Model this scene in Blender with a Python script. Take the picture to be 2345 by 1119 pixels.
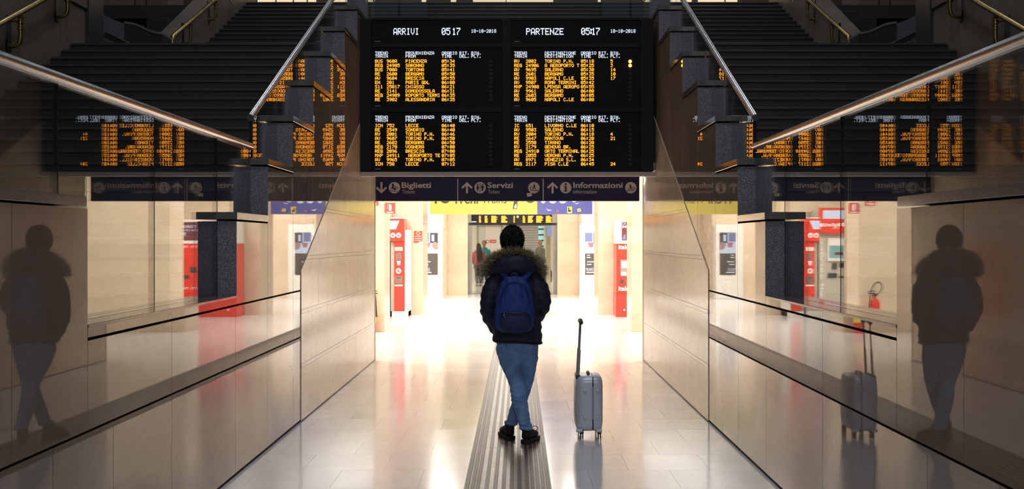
import bpy, bmesh, math, random
from mathutils import Vector, Matrix, Quaternion, noise
random.seed(7)
for o in list(bpy.data.objects):
    bpy.data.objects.remove(o)
SC = bpy.context.scene
COL = SC.collection

# ------------------------------------------------------------------ camera
EYE, F = 1.6, 2600.0                    # eye height, focal length in pixels of the 2345 px frame
VX, VY = 1185.0, 551.0                  # vanishing point of the passage
cam_d = bpy.data.cameras.new('camera')
cam_d.sensor_width = 36.0
cam_d.lens = 36.0 * F / 2345.0
cam_d.shift_x = -(VX - 1172.5) / 2345.0
cam_d.shift_y = -(559.5 - VY) / 2345.0
cam_d.clip_end = 200
cam = bpy.data.objects.new('camera', cam_d)
cam.location = (0, 0, EYE)
cam.rotation_euler = (math.pi / 2, 0, 0)
COL.objects.link(cam)
SC.camera = cam

# ------------------------------------------------------------------ world, exposure, big lamps
w = bpy.data.worlds.new('world'); SC.world = w
w.use_nodes = True
w.node_tree.nodes['Background'].inputs[0].default_value = (0.55, 0.65, 0.85, 1)
w.node_tree.nodes['Background'].inputs[1].default_value = 0.01
SC.view_settings.view_transform = 'Standard'
SC.view_settings.look = 'None'
SC.view_settings.exposure = 0.0
SC.view_settings.gamma = 1.0
SC.view_settings.use_curve_mapping = False
SC.cycles.max_bounces = 10
SC.cycles.diffuse_bounces = 4
SC.cycles.glossy_bounces = 6
SC.cycles.transparent_max_bounces = 24
SC.cycles.sample_clamp_indirect = 8.0
SC.cycles.caustics_reflective = True

HALL_COL = (1.0, 0.945, 0.87)
HALL_LAMP_W = 66.0        # each ceiling downlight of the lower hall
PANEL_W = 56.0            # each luminous ceiling panel of the hall
FILL_LAMP_W = 260.0      # each added fill lamp high in the stair hall

# ------------------------------------------------------------------ helpers
def X_(px, Y): return (px - VX) * Y / F
def Z_(py, Y): return EYE - (py - VY) * Y / F

def tag(o, label, cat=None, group=None, kind=None):
    if label: o['label'] = label
    if cat: o['category'] = cat
    if group: o['group'] = group
    if kind: o['kind'] = kind
    return o

def empty(name, loc=(0, 0, 0), label=None, cat=None, group=None, kind=None, parent=None):
    o = bpy.data.objects.new(name, None)
    o.empty_display_size = 0.1
    o.location = loc
    COL.objects.link(o)
    if parent is not None: o.parent = parent
    tag(o, label, cat, group, kind)
    return o

class MB:
    """collects geometry (world coordinates) for one mesh"""
    def __init__(s): s.v, s.f = [], []
    def add(s, vs, fs):
        b = len(s.v); s.v += [tuple(v) for v in vs]; s.f += [tuple(i + b for i in f) for f in fs]; return s
    def box(s, x0, x1, y0, y1, z0, z1):
        x0, x1 = min(x0, x1), max(x0, x1); y0, y1 = min(y0, y1), max(y0, y1); z0, z1 = min(z0, z1), max(z0, z1)
        return s.add([(x0,y0,z0),(x1,y0,z0),(x1,y1,z0),(x0,y1,z0),(x0,y0,z1),(x1,y0,z1),(x1,y1,z1),(x0,y1,z1)],
                     [(0,3,2,1),(4,5,6,7),(0,1,5,4),(1,2,6,5),(2,3,7,6),(3,0,4,7)])
    def prism(s, pts, axis, a, b):
        """polygon pts (2-D) extruded along axis from a to b.  axis x: pts=(y,z); y: (x,z); z: (x,y)"""
        def P(p, t):
            return {'x': (t, p[0], p[1]), 'y': (p[0], t, p[1]), 'z': (p[0], p[1], t)}[axis]
        n = len(pts)
        return s.add([P(p, a) for p in pts] + [P(p, b) for p in pts],
                     [tuple(range(n - 1, -1, -1)), tuple(range(n, 2 * n))] +
                     [(i, (i + 1) % n, n + (i + 1) % n, n + i) for i in range(n)])
    def tube(s, pts, rad, n=12, sub=1, ref=(1, 0, 0), cap='flat', closed=False):
        """pts 3-D points, rad list of r or (ra, rb); ra along ref, rb across"""
        P = [Vector(p) for p in pts]
        R = [(r, r) if not isinstance(r, (tuple, list)) else tuple(r) for r in (rad if isinstance(rad, list) else [rad] * len(P))]
        if sub > 1:
            Q, S = [], []
            m = len(P)
            for i in range(m if closed else m - 1):
                p0, p1, p2, p3 = (P[(i-1) % m], P[i], P[(i+1) % m], P[(i+2) % m]) if closed else (P[max(i-1,0)], P[i], P[i+1], P[min(i+2,m-1)])
                r0, r1, r2, r3 = (R[(i-1) % m], R[i], R[(i+1) % m], R[(i+2) % m]) if closed else (R[max(i-1,0)], R[i], R[i+1], R[min(i+2,m-1)])
                for k in range(sub):
                    t = k / sub
                    c = lambda a, b, d, e: 0.5 * (2*b + (d-a)*t + (2*a-5*b+4*d-e)*t*t + (3*b-a-3*d+e)*t**3)
                    Q.append(Vector([c(p0[j], p1[j], p2[j], p3[j]) for j in range(3)]))
                    S.append((max(1e-4, c(r0[0], r1[0], r2[0], r3[0])), max(1e-4, c(r0[1], r1[1], r2[1], r3[1]))))
            if not closed: Q.append(P[-1]); S.append(R[-1])
            P, R = Q, S
        m = len(P)
        refv = Vector(ref).normalized()
        vs, fs = [], []
        T = []
        for i in range(m):
            a = P[(i-1) % m] if (closed or i > 0) else P[i]
            b = P[(i+1) % m] if (closed or i < m - 1) else P[i]
            T.append((b - a).normalized() if (b - a).length > 1e-9 else Vector((0, 0, 1)))
        def ring(p, t, ra, rb):
            u = refv - t * refv.dot(t)
            if u.length < 1e-3: u = t.orthogonal()
            u.normalize(); v = t.cross(u).normalized()
            return [p + u * (ra * math.cos(2*math.pi*k/n)) + v * (rb * math.sin(2*math.pi*k/n)) for k in range(n)]
        rings = []
        if cap == 'round' and not closed:
            for k in (1, 2, 3):
                a = math.pi / 2 * (1 - k / 4.0) ; sc = math.cos(a); off = math.sin(a)
                rings.append(ring(P[0] - T[0] * off * min(R[0]), T[0], R[0][0]*sc, R[0][1]*sc))
        for i in range(m): rings.append(ring(P[i], T[i], *R[i]))
        if cap == 'round' and not closed:
            for k in (3, 2, 1):
                a = math.pi / 2 * (1 - k / 4.0); sc = math.cos(a); off = math.sin(a)
                rings.append(ring(P[-1] + T[-1] * off * min(R[-1]), T[-1], R[-1][0]*sc, R[-1][1]*sc))
        M = len(rings)
        for r in rings: vs += r
        for i in range(M if closed else M - 1):
            j = (i + 1) % M
            for k in range(n):
                fs.append((i*n + k, i*n + (k+1) % n, j*n + (k+1) % n, j*n + k))
        if not closed and cap:
            fs.append(tuple(range(n - 1, -1, -1))); fs.append(tuple(range((M-1)*n, M*n)))
        return s.add(vs, fs)
    def lathe(s, prof, c, axis='z', n=20, ring=False):
        """prof [(r, t)] about an axis through c"""
        vs, fs = [], []
        for r, t in prof:
            for k in range(n):
                a = 2 * math.pi * k / n
                x, y = r * math.cos(a), r * math.sin(a)
                vs.append({'z': (c[0]+x, c[1]+y, c[2]+t), 'y': (c[0]+x, c[1]+t, c[2]-y), 'x': (c[0]+t, c[1]+x, c[2]+y)}[axis])
        m = len(prof)
        for i in range(m - 1):
            for k in range(n):
                fs.append((i*n+k, i*n+(k+1) % n, (i+1)*n+(k+1) % n, (i+1)*n+k))
        if ring: fs += [((m-1)*n+k, (m-1)*n+(k+1) % n, (k+1) % n, k) for k in range(n)]
        else: fs.append(tuple(range(n-1, -1, -1))); fs.append(tuple(range((m-1)*n, m*n)))
        return s.add(vs, fs)
    def ball(s, c, r, n=16, m=10):
        r = (r, r, r) if not isinstance(r, (tuple, list)) else r
        vs = [(c[0], c[1], c[2] - r[2])]
        for i in range(1, m):
            a = -math.pi/2 + math.pi * i / m
            for k in range(n):
                b = 2*math.pi*k/n
                vs.append((c[0]+r[0]*math.cos(a)*math.cos(b), c[1]+r[1]*math.cos(a)*math.sin(b), c[2]+r[2]*math.sin(a)))
        vs.append((c[0], c[1], c[2] + r[2]))
        fs = [(0, 1+(k+1) % n, 1+k) for k in range(n)]
        for i in range(m - 2):
            for k in range(n):
                fs.append((1+i*n+k, 1+i*n+(k+1) % n, 1+(i+1)*n+(k+1) % n, 1+(i+1)*n+k))
        L = len(vs) - 1; b = 1 + (m-2)*n
        fs += [(b+k, b+(k+1) % n, L) for k in range(n)]
        return s.add(vs, fs)
    def rot(s, c, ang, axis='Z', start=0):
        M = Matrix.Translation(c) @ Matrix.Rotation(ang, 4, axis) @ Matrix.Translation(-Vector(c))
        s.v = s.v[:start] + [tuple(M @ Vector(v)) for v in s.v[start:]]
        return s
    def mesh(s, name, smooth=False, bevel=0, seg=1, recalc=True):
        me = bpy.data.meshes.new(name)
        me.from_pydata(s.v, [], s.f)
        bm = bmesh.new(); bm.from_mesh(me)
        if recalc: bmesh.ops.recalc_face_normals(bm, faces=bm.faces)
        if bevel:
            es = [e for e in bm.edges if len(e.link_faces) == 2 and e.calc_face_angle(0) > 0.6]
            bmesh.ops.bevel(bm, geom=es, offset=bevel, segments=seg, profile=0.5, affect='EDGES', clamp_overlap=True)
        bm.to_mesh(me); bm.free()
        if smooth:
            me.polygons.foreach_set('use_smooth', [True] * len(me.polygons))
            if smooth == 'auto':
                try: me.set_sharp_from_angle(angle=math.radians(38))
                except Exception: pass
        return me
    def build(s, name, mat, parent=None, label=None, cat=None, group=None, kind=None, origin=None, **kw):
        me = s.mesh(name, **kw)
        me.materials.append(mat)
        o = bpy.data.objects.new(name, me)
        COL.objects.link(o)
        if parent is not None:
            o.parent = parent
            me.transform(Matrix.Translation(-world_loc(parent)))
        elif origin is not None:
            me.transform(Matrix.Translation(-Vector(origin))); o.location = origin
        tag(o, label, cat, group, kind)
        return o

def world_loc(o):
    v = Vector((0, 0, 0))
    while o is not None:
        v = v + o.location; o = o.parent
    return v

def fuse(mb, name, mat, parent, voxel, smooth_it=6, wrinkle=0.0, wscale=12.0, wstretch=(1, 1, 1), fold=None, **kw):
    """voxel-remesh overlapping shapes into one continuous skin, relax it, add cloth folds"""
    me = mb.mesh(name + '_raw')
    o = bpy.data.objects.new('tmp', me); COL.objects.link(o)
    m = o.modifiers.new('r', 'REMESH'); m.mode = 'VOXEL'; m.voxel_size = voxel
    m2 = o.modifiers.new('s', 'SMOOTH'); m2.iterations = smooth_it; m2.factor = 0.5
    dg = bpy.context.evaluated_depsgraph_get()
    res = bpy.data.meshes.new_from_object(o.evaluated_get(dg))
    bpy.data.objects.remove(o)
    res.name = name
    if wrinkle:
        ns = [v.normal.copy() for v in res.vertices]
        for v, nn in zip(res.vertices, ns):
            p = Vector((v.co.x*wstretch[0], v.co.y*wstretch[1], v.co.z*wstretch[2])) * wscale
            d = noise.noise(p) + 0.5 * noise.noise(p * 2.1 + Vector((7, 3, 1)))
            if fold: d += fold(v.co)
            v.co = v.co + nn * (wrinkle * d)
    res.materials.clear(); res.materials.append(mat)
    res.polygons.foreach_set('use_smooth', [True] * len(res.polygons))
    res.transform(Matrix.Translation(-world_loc(parent)))
    ob = bpy.data.objects.new(name, res); COL.objects.link(ob); ob.parent = parent
    tag(ob, **kw) if kw else None
    return ob

# ------------------------------------------------------------------ materials
def mat_new(name):
    m = bpy.data.materials.new(name); m.use_nodes = True
    nt = m.node_tree
    return m, nt, nt.nodes['Principled BSDF']

def plain(name, col, rough=0.5, metal=0.0, spec=0.5, ior=None, coat=0.0, vary=0.0, vscale=20.0, bump=0.0, bscale=200.0, sheen=0.0):
    m, nt, p = mat_new(name)
    p.inputs['Base Color'].default_value = (*col, 1)
    p.inputs['Roughness'].default_value = rough
    p.inputs['Metallic'].default_value = metal
    p.inputs['Specular IOR Level'].default_value = spec
    if ior: p.inputs['IOR'].default_value = ior
    p.inputs['Coat Weight'].default_value = coat
    if sheen: p.inputs['Sheen Weight'].default_value = sheen
    tc = nt.nodes.new('ShaderNodeTexCoord')
    if vary:
        n = nt.nodes.new('ShaderNodeTexNoise'); n.inputs['Scale'].default_value = vscale; n.inputs['Detail'].default_value = 5
        r = nt.nodes.new('ShaderNodeValToRGB')
        r.color_ramp.elements[0].position = 0.3; r.color_ramp.elements[1].position = 0.7
        r.color_ramp.elements[0].color = (*[max(0, c*(1-vary)) for c in col], 1)
        r.color_ramp.elements[1].color = (*[min(1, c*(1+vary)) for c in col], 1)
        nt.links.new(tc.outputs['Object'], n.inputs['Vector'])
        nt.links.new(n.outputs['Fac'], r.inputs['Fac'])
        nt.links.new(r.outputs['Color'], p.inputs['Base Color'])
    if bump:
        n2 = nt.nodes.new('ShaderNodeTexNoise'); n2.inputs['Scale'].default_value = bscale; n2.inputs['Detail'].default_value = 4
        b = nt.nodes.new('ShaderNodeBump'); b.inputs['Strength'].default_value = bump; b.inputs['Distance'].default_value = 0.01
        nt.links.new(tc.outputs['Object'], n2.inputs['Vector'])
        nt.links.new(n2.outputs['Fac'], b.inputs['Height'])
        nt.links.new(b.outputs['Normal'], p.inputs['Normal'])
    return m

def emis(name, col, strength):
    m, nt, p = mat_new(name)
    p.inputs['Base Color'].default_value = (0.02, 0.02, 0.02, 1)
    p.inputs['Emission Color'].default_value = (*col, 1)
    p.inputs['Emission Strength'].default_value = strength
    return m

def marble(name, c1, c2, rough, ior=1.5, vein=0.35, scale=1.6, tilevar=0.06, scuff=0.0, bump=0.0, rough_var=0.0):
    """polished stone: cloudy colour, long veins, a little difference from piece to piece"""
    m, nt, p = mat_new(name)
    L = nt.links.new
    geo = nt.nodes.new('ShaderNodeNewGeometry')
    oi = nt.nodes.new('ShaderNodeObjectInfo')
    off = nt.nodes.new('ShaderNodeVectorMath'); off.operation = 'MULTIPLY_ADD'
    comb = nt.nodes.new('ShaderNodeCombineXYZ')
    for k in range(3): L(oi.outputs['Random'], comb.inputs[k])
    off.inputs[1].default_value = (13, 7, 29)
    L(comb.outputs[0], off.inputs[0]); L(geo.outputs['Position'], off.inputs[2])
    n1 = nt.nodes.new('ShaderNodeTexNoise'); n1.inputs['Scale'].default_value = scale; n1.inputs['Detail'].default_value = 7; n1.inputs['Roughness'].default_value = 0.6; n1.inputs['Distortion'].default_value = 0.8
    L(off.outputs[0], n1.inputs['Vector'])
    ramp = nt.nodes.new('ShaderNodeValToRGB')
    ramp.color_ramp.elements[0].position = 0.3; ramp.color_ramp.elements[0].color = (*c1, 1)
    ramp.color_ramp.elements[1].position = 0.72; ramp.color_ramp.elements[1].color = (*c2, 1)
    L(n1.outputs['Fac'], ramp.inputs['Fac'])
    mp = nt.nodes.new('ShaderNodeMapping'); mp.inputs['Scale'].default_value = (1.0, 0.8, 7.0); mp.inputs['Rotation'].default_value = (0.2, 0.1, 0)
    L(off.outputs[0], mp.inputs['Vector'])
    n2 = nt.nodes.new('ShaderNodeTexNoise'); n2.inputs['Scale'].default_value = 2.2; n2.inputs['Detail'].default_value = 9; n2.inputs['Distortion'].default_value = 1.5
    L(mp.outputs[0], n2.inputs['Vector'])
    vr = nt.nodes.new('ShaderNodeValToRGB')
    vr.color_ramp.elements[0].position = 0.47; vr.color_ramp.elements[0].color = (1, 1, 1, 1)
    vr.color_ramp.elements[1].position = 0.53; vr.color_ramp.elements[1].color = (1, 1, 1, 1)
    e = vr.color_ramp.elements.new(0.5); e.color = (1 - vein, 1 - vein*1.1, 1 - vein*1.2, 1)
    L(n2.outputs['Fac'], vr.inputs['Fac'])
    mul = nt.nodes.new('ShaderNodeMix'); mul.data_type = 'RGBA'; mul.blend_type = 'MULTIPLY'; mul.inputs[0].default_value = 1
    L(ramp.outputs['Color'], mul.inputs[6]); L(vr.outputs['Color'], mul.inputs[7])
    hsv = nt.nodes.new('ShaderNodeHueSaturation')
    mr = nt.nodes.new('ShaderNodeMapRange'); mr.inputs[3].default_value = 1 - tilevar; mr.inputs[4].default_value = 1 + tilevar
    L(oi.outputs['Random'], mr.inputs[0]); L(mr.outputs[0], hsv.inputs['Value']); L(mul.outputs[2], hsv.inputs['Color'])
    col_out = hsv.outputs['Color']
    if scuff:
        n3 = nt.nodes.new('ShaderNodeTexNoise'); n3.inputs['Scale'].default_value = 9; n3.inputs['Detail'].default_value = 8; n3.inputs['Roughness'].default_value = 0.75
        L(geo.outputs['Position'], n3.inputs['Vector'])
        sr = nt.nodes.new('ShaderNodeValToRGB'); sr.color_ramp.elements[0].position = 0.28; sr.color_ramp.elements[1].position = 0.42
        sr.color_ramp.elements[0].color = (1 - scuff, 1 - scuff, 1 - scuff, 1)
        L(n3.outputs['Fac'], sr.inputs['Fac'])
        m2 = nt.nodes.new('ShaderNodeMix'); m2.data_type = 'RGBA'; m2.blend_type = 'MULTIPLY'; m2.inputs[0].default_value = 1
        L(col_out, m2.inputs[6]); L(sr.outputs['Color'], m2.inputs[7]); col_out = m2.outputs[2]
    L(col_out, p.inputs['Base Color'])
    p.inputs['Roughness'].default_value = rough
    if rough_var:
        rr = nt.nodes.new('ShaderNodeMapRange'); rr.inputs[1].default_value = 0.3; rr.inputs[2].default_value = 0.7
        rr.inputs[3].default_value = rough - rough_var; rr.inputs[4].default_value = rough + rough_var
        L(n1.outputs['Fac'], rr.inputs[0]); L(rr.outputs[0], p.inputs['Roughness'])
    p.inputs['IOR'].default_value = ior
    if bump:
        b = nt.nodes.new('ShaderNodeBump'); b.inputs['Strength'].default_value = bump; b.inputs['Distance'].default_value = 0.02
        n4 = nt.nodes.new('ShaderNodeTexNoise'); n4.inputs['Scale'].default_value = 2.5; n4.inputs['Detail'].default_value = 2
        L(geo.outputs['Position'], n4.inputs['Vector']); L(n4.outputs['Fac'], b.inputs['Height']); L(b.outputs['Normal'], p.inputs['Normal'])
    return m

def granite(name, base, dark, light, rough, scale=260, ior=1.5):
    m, nt, p = mat_new(name)
    L = nt.links.new
    geo = nt.nodes.new('ShaderNodeNewGeometry')
    v = nt.nodes.new('ShaderNodeTexVoronoi'); v.inputs['Scale'].default_value = scale
    L(geo.outputs['Position'], v.inputs['Vector'])
    sep = nt.nodes.new('ShaderNodeSeparateColor'); L(v.outputs['Color'], sep.inputs[0])
    r = nt.nodes.new('ShaderNodeValToRGB'); r.color_ramp.interpolation = 'CONSTANT'
    r.color_ramp.elements[0].position = 0; r.color_ramp.elements[0].color = (*dark, 1)
    r.color_ramp.elements[1].position = 0.78; r.color_ramp.elements[1].color = (*light, 1)
    e = r.color_ramp.elements.new(0.3); e.color = (*base, 1)
    L(sep.outputs[0], r.inputs['Fac']); L(r.outputs['Color'], p.inputs['Base Color'])
    p.inputs['Roughness'].default_value = rough; p.inputs['IOR'].default_value = ior
    return m

def glass(name, tint=(0.93, 0.97, 0.95)):
    """a pane: see-through and mirroring by angle (Schlick), the same for every ray and from both sides"""
    m = bpy.data.materials.new(name); m.use_nodes = True
    nt = m.node_tree; nt.nodes.clear(); L = nt.links.new
    out = nt.nodes.new('ShaderNodeOutputMaterial')
    tr = nt.nodes.new('ShaderNodeBsdfTransparent'); tr.inputs[0].default_value = (*tint, 1)
    gl = nt.nodes.new('ShaderNodeBsdfGlossy'); gl.inputs['Roughness'].default_value = 0.0; gl.inputs['Color'].default_value = (1, 1, 1, 1)
    geo = nt.nodes.new('ShaderNodeNewGeometry')
    d = nt.nodes.new('ShaderNodeVectorMath'); d.operation = 'DOT_PRODUCT'
    L(geo.outputs['Incoming'], d.inputs[0]); L(geo.outputs['Normal'], d.inputs[1])
    ab = nt.nodes.new('ShaderNodeMath'); ab.operation = 'ABSOLUTE'; L(d.outputs['Value'], ab.inputs[0])
    om = nt.nodes.new('ShaderNodeMath'); om.operation = 'SUBTRACT'; om.inputs[0].default_value = 1; L(ab.outputs[0], om.inputs[1])
    pw = nt.nodes.new('ShaderNodeMath'); pw.operation = 'POWER'; L(om.outputs[0], pw.inputs[0]); pw.inputs[1].default_value = 5
    ma = nt.nodes.new('ShaderNodeMath'); ma.operation = 'MULTIPLY_ADD'; L(pw.outputs[0], ma.inputs[0]); ma.inputs[1].default_value = 1.12; ma.inputs[2].default_value = 0.05; ma.use_clamp = True
    mx = nt.nodes.new('ShaderNodeMixShader')
    L(ma.outputs[0], mx.inputs[0]); L(tr.outputs[0], mx.inputs[1]); L(gl.outputs[0], mx.inputs[2]); L(mx.outputs[0], out.inputs[0])
    return m

M = {}
M['wall_marble'] = marble('wall_marble', (0.24, 0.18, 0.128), (0.32, 0.245, 0.178), 0.018, ior=1.52, vein=0.05, scale=1.2, scuff=0.12)
M['old_marble'] = marble('old_marble', (0.64, 0.50, 0.36), (0.76, 0.62, 0.47), 0.13, ior=1.5, vein=0.14, scale=1.6, scuff=0.15)
M['hall_marble'] = marble('hall_marble', (0.70, 0.56, 0.41), (0.80, 0.67, 0.52), 0.10, ior=1.45, vein=0.10, scale=1.2)
M['floor_tile'] = marble('floor_tile', (0.75, 0.74, 0.73), (0.84, 0.83, 0.82), 0.14, ior=1.45, vein=0.05, scale=0.8, tilevar=0.014, scuff=0.10, rough_var=0.03)
M['grout'] = plain('grout', (0.22, 0.19, 0.165), 0.9)
M['stair_stone'] = granite('stair_stone', (0.032, 0.031, 0.030), (0.025, 0.024, 0.024), (0.040, 0.039, 0.038), 0.5, scale=120)
M['nosing'] = granite('nosing', (0.056, 0.054, 0.053), (0.042, 0.040, 0.040), (0.070, 0.068, 0.067), 0.35, scale=120)
M['polished_stone'] = granite('polished_stone', (0.22, 0.22, 0.24), (0.17, 0.17, 0.19), (0.28, 0.28, 0.30), 0.2, scale=120)
M['granite'] = granite('granite', (0.16, 0.162, 0.18), (0.075, 0.076, 0.087), (0.34, 0.345, 0.375), 0.45, scale=300)
M['cap'] = granite('cap', (0.13, 0.12, 0.115), (0.09, 0.085, 0.085), (0.19, 0.18, 0.175), 0.12, scale=380, ior=1.55)
M['core'] = plain('core', (0.012, 0.011, 0.010), 0.9)
M['stone_wall'] = marble('stone_wall', (0.125, 0.103, 0.082), (0.205, 0.17, 0.135), 0.5, vein=0.25, scale=0.9, scuff=0.3)
M['vault_stone'] = marble('vault_stone', (0.20, 0.17, 0.14), (0.28, 0.24, 0.20), 0.6, vein=0.1, scale=0.5)
M['dark_granite'] = granite('dark_granite', (0.045, 0.044, 0.046), (0.03, 0.03, 0.032), (0.065, 0.064, 0.068), 0.25, scale=140)
M['glass'] = glass('glass')
M['steel'] = plain('steel', (0.58, 0.56, 0.55), 0.24, 1.0)
M['dark_steel'] = plain('dark_steel', (0.06, 0.06, 0.065), 0.35, 0.8)
M['brass'] = plain('brass', (0.36, 0.26, 0.085), 0.32, 1.0, vary=0.25, vscale=9)
M['board_black'] = plain('board_black', (0.006, 0.006, 0.007), 0.6, spec=0.2, vary=0.2)
M['board_frame'] = plain('board_frame', (0.006, 0.006, 0.007), 0.5, spec=0.25)
M['led_yellow'] = emis('led_yellow', (1.0, 0.31, 0.008), 3.2)
M['led_white'] = emis('led_white', (0.72, 0.82, 1.0), 1.5)
M['led_amber'] = emis('led_amber', (1.0, 0.42, 0.05), 9.0)
M['led_off'] = plain('led_off', (0.012, 0.010, 0.010), 0.6)
M['sign_navy'] = plain('sign_navy', (0.013, 0.013, 0.058), 0.5, spec=0.3)
M['sign_grey'] = plain('sign_grey', (0.52, 0.46, 0.42), 0.5)
M['beam'] = plain('beam', (0.45, 0.38, 0.31), 0.5)
M['white_paint'] = plain('white_paint', (0.82, 0.80, 0.76), 0.5)
M['ceiling'] = plain('ceiling', (0.84, 0.81, 0.75), 0.7)
M['red_gloss'] = plain('red_gloss', (0.70, 0.045, 0.03), 0.25)
M['red_sign'] = plain('red_sign', (0.66, 0.09, 0.06), 0.5)
M['white_print'] = plain('white_print', (0.86, 0.85, 0.83), 0.5)
M['grey_panel'] = plain('grey_panel', (0.50, 0.47, 0.41), 0.4)
M['machine_white'] = plain('machine_white', (0.80, 0.78, 0.74), 0.35)
M['slot_dark'] = plain('slot_dark', (0.05, 0.05, 0.055), 0.4)
M['screen_teal'] = emis('screen_teal', (0.45, 0.85, 0.75), 0.9)
M['screen_white'] = emis('screen_white', (0.80, 0.86, 1.0), 1.6)
M['screen_blue'] = emis('screen_blue', (0.36, 0.42, 0.85), 0.9)
M['screen_brown'] = emis('screen_brown', (0.20, 0.14, 0.10), 0.55)
M['screen_pink'] = emis('screen_pink', (0.95, 0.30, 0.38), 0.9)
M['screen_skin'] = emis('screen_skin', (0.85, 0.50, 0.40), 0.9)
M['screen_navy'] = emis('screen_navy', (0.05, 0.05, 0.12), 0.6)
M['screen_red'] = emis('screen_red', (0.50, 0.05, 0.08), 0.7)
M['yellow_sign'] = emis('yellow_sign', (1.0, 0.72, 0.09), 1.15)
M['blue_sign'] = emis('blue_sign', (0.17, 0.17, 0.66), 0.75)
M['sign_black'] = plain('sign_black', (0.03, 0.03, 0.03), 0.5)
M['sticker_yellow'] = plain('sticker_yellow', (0.80, 0.62, 0.08), 0.5)
M['jacket'] = plain('jacket', (0.009, 0.012, 0.038), 0.62, vary=0.25, vscale=30, bump=0.25, bscale=90, sheen=0.05)
M['jacket_dark'] = plain('jacket_dark', (0.004, 0.005, 0.010), 0.6)
M['backpack'] = plain('backpack', (0.016, 0.048, 0.27), 0.6, vary=0.2, vscale=35, bump=0.3, bscale=160)
M['backpack_dark'] = plain('backpack_dark', (0.009, 0.020, 0.085), 0.6, vary=0.2, vscale=35, bump=0.2, bscale=160)
M['zip'] = plain('zip', (0.004, 0.005, 0.012), 0.4)
M['skin'] = plain('skin', (0.075, 0.035, 0.022), 0.5)
M['skin_light'] = plain('skin_light', (0.50, 0.26, 0.17), 0.5)
M['hair'] = plain('hair', (0.006, 0.0045, 0.004), 0.55)
M['shoe'] = plain('shoe', (0.008, 0.007, 0.009), 0.6, bump=0.3, bscale=120)
M['shoe_maroon'] = plain('shoe_maroon', (0.028, 0.008, 0.012), 0.7)
M['sole'] = plain('sole', (0.010, 0.010, 0.011), 0.5)
M['lace'] = plain('lace', (0.05, 0.035, 0.03), 0.7)
M['suit'] = plain('suit', (0.66, 0.71, 0.80), 0.36, 0.2, vary=0.06, vscale=60)
M['suit_tube'] = plain('suit_tube', (0.42, 0.42, 0.44), 0.35, 0.2)
M['suit_dark'] = plain('suit_dark', (0.045, 0.048, 0.055), 0.4)
M['suit_zip'] = plain('suit_zip', (0.40, 0.39, 0.36), 0.4, 0.3)
M['rubber'] = plain('rubber', (0.012, 0.012, 0.013), 0.5)
M['chrome'] = plain('chrome', (0.32, 0.32, 0.33), 0.25, 1.0)
M['rib_dark'] = plain('rib_dark', (0.075, 0.058, 0.050), 0.42, spec=0.3, vary=0.25, vscale=14)
M['rib_base'] = plain('rib_base', (0.40, 0.32, 0.24), 0.35, spec=0.4, vary=0.15, vscale=8)
M['coat_red'] = plain('coat_red', (0.42, 0.03, 0.05), 0.7)
M['dark_cloth'] = plain('dark_cloth', (0.02, 0.018, 0.02), 0.8)
M['brown_hair'] = plain('brown_hair', (0.055, 0.025, 0.015), 0.6)
M['green_cloth'] = plain('green_cloth', (0.20, 0.22, 0.16), 0.8)
M['teal_cloth'] = plain('teal_cloth', (0.04, 0.30, 0.30), 0.8)
M['shutter'] = plain('shutter', (0.42, 0.42, 0.42), 0.5)
M['door_white'] = plain('door_white', (0.78, 0.76, 0.73), 0.5)
M['shop_glow'] = emis('shop_glow', (1.0, 0.78, 0.50), 0.9)
M['shop_dark'] = plain('shop_dark', (0.10, 0.06, 0.035), 0.5)
M['window_dim'] = emis('window_dim', (0.60, 0.72, 1.0), 0.10)
M['lamp_glow'] = emis('lamp_glow', (1.0, 0.86, 0.66), 12.0)
M['vault_glow'] = emis('vault_glow', (0.85, 0.90, 1.0), 5.0)

def denim():
    m, nt, p = mat_new('denim'); L = nt.links.new
    geo = nt.nodes.new('ShaderNodeNewGeometry')
    n = nt.nodes.new('ShaderNodeTexNoise'); n.inputs['Scale'].default_value = 14; n.inputs['Detail'].default_value = 6
    L(geo.outputs['Position'], n.inputs['Vector'])
    r = nt.nodes.new('ShaderNodeValToRGB')
    r.color_ramp.elements[0].position = 0.3; r.color_ramp.elements[0].color = (0.13, 0.25, 0.50, 1)
    r.color_ramp.elements[1].position = 0.75; r.color_ramp.elements[1].color = (0.25, 0.44, 0.76, 1)
    L(n.outputs['Fac'], r.inputs['Fac']); L(r.outputs['Color'], p.inputs['Base Color'])
    w_ = nt.nodes.new('ShaderNodeTexWave'); w_.inputs['Scale'].default_value = 300; L(geo.outputs['Position'], w_.inputs['Vector'])
    b = nt.nodes.new('ShaderNodeBump'); b.inputs['Strength'].default_value = 0.1; b.inputs['Distance'].default_value = 0.002
    L(w_.outputs['Fac'], b.inputs['Height']); L(b.outputs['Normal'], p.inputs['Normal'])
    p.inputs['Roughness'].default_value = 0.8
    return m
M['denim'] = denim()

def fur_mat():
    m, nt, p = mat_new('fur'); L = nt.links.new
    at = nt.nodes.new('ShaderNodeAttribute'); at.attribute_name = 'fur'
    L(at.outputs['Color'], p.inputs['Base Color']); p.inputs['Roughness'].default_value = 0.7
    return m
M['fur'] = fur_mat()

# ------------------------------------------------------------------ text
def text_mesh(body, bold=0.0):
    cu = bpy.data.curves.new('t', 'FONT'); cu.body = body; cu.size = 1.0; cu.offset = bold; cu.extrude = 0.0
    cu.resolution_u = 3
    o = bpy.data.objects.new('t', cu); COL.objects.link(o)
    dg = bpy.context.evaluated_depsgraph_get()
    me = bpy.data.meshes.new_from_object(o.evaluated_get(dg))
    bpy.data.objects.remove(o)
    return me

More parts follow.
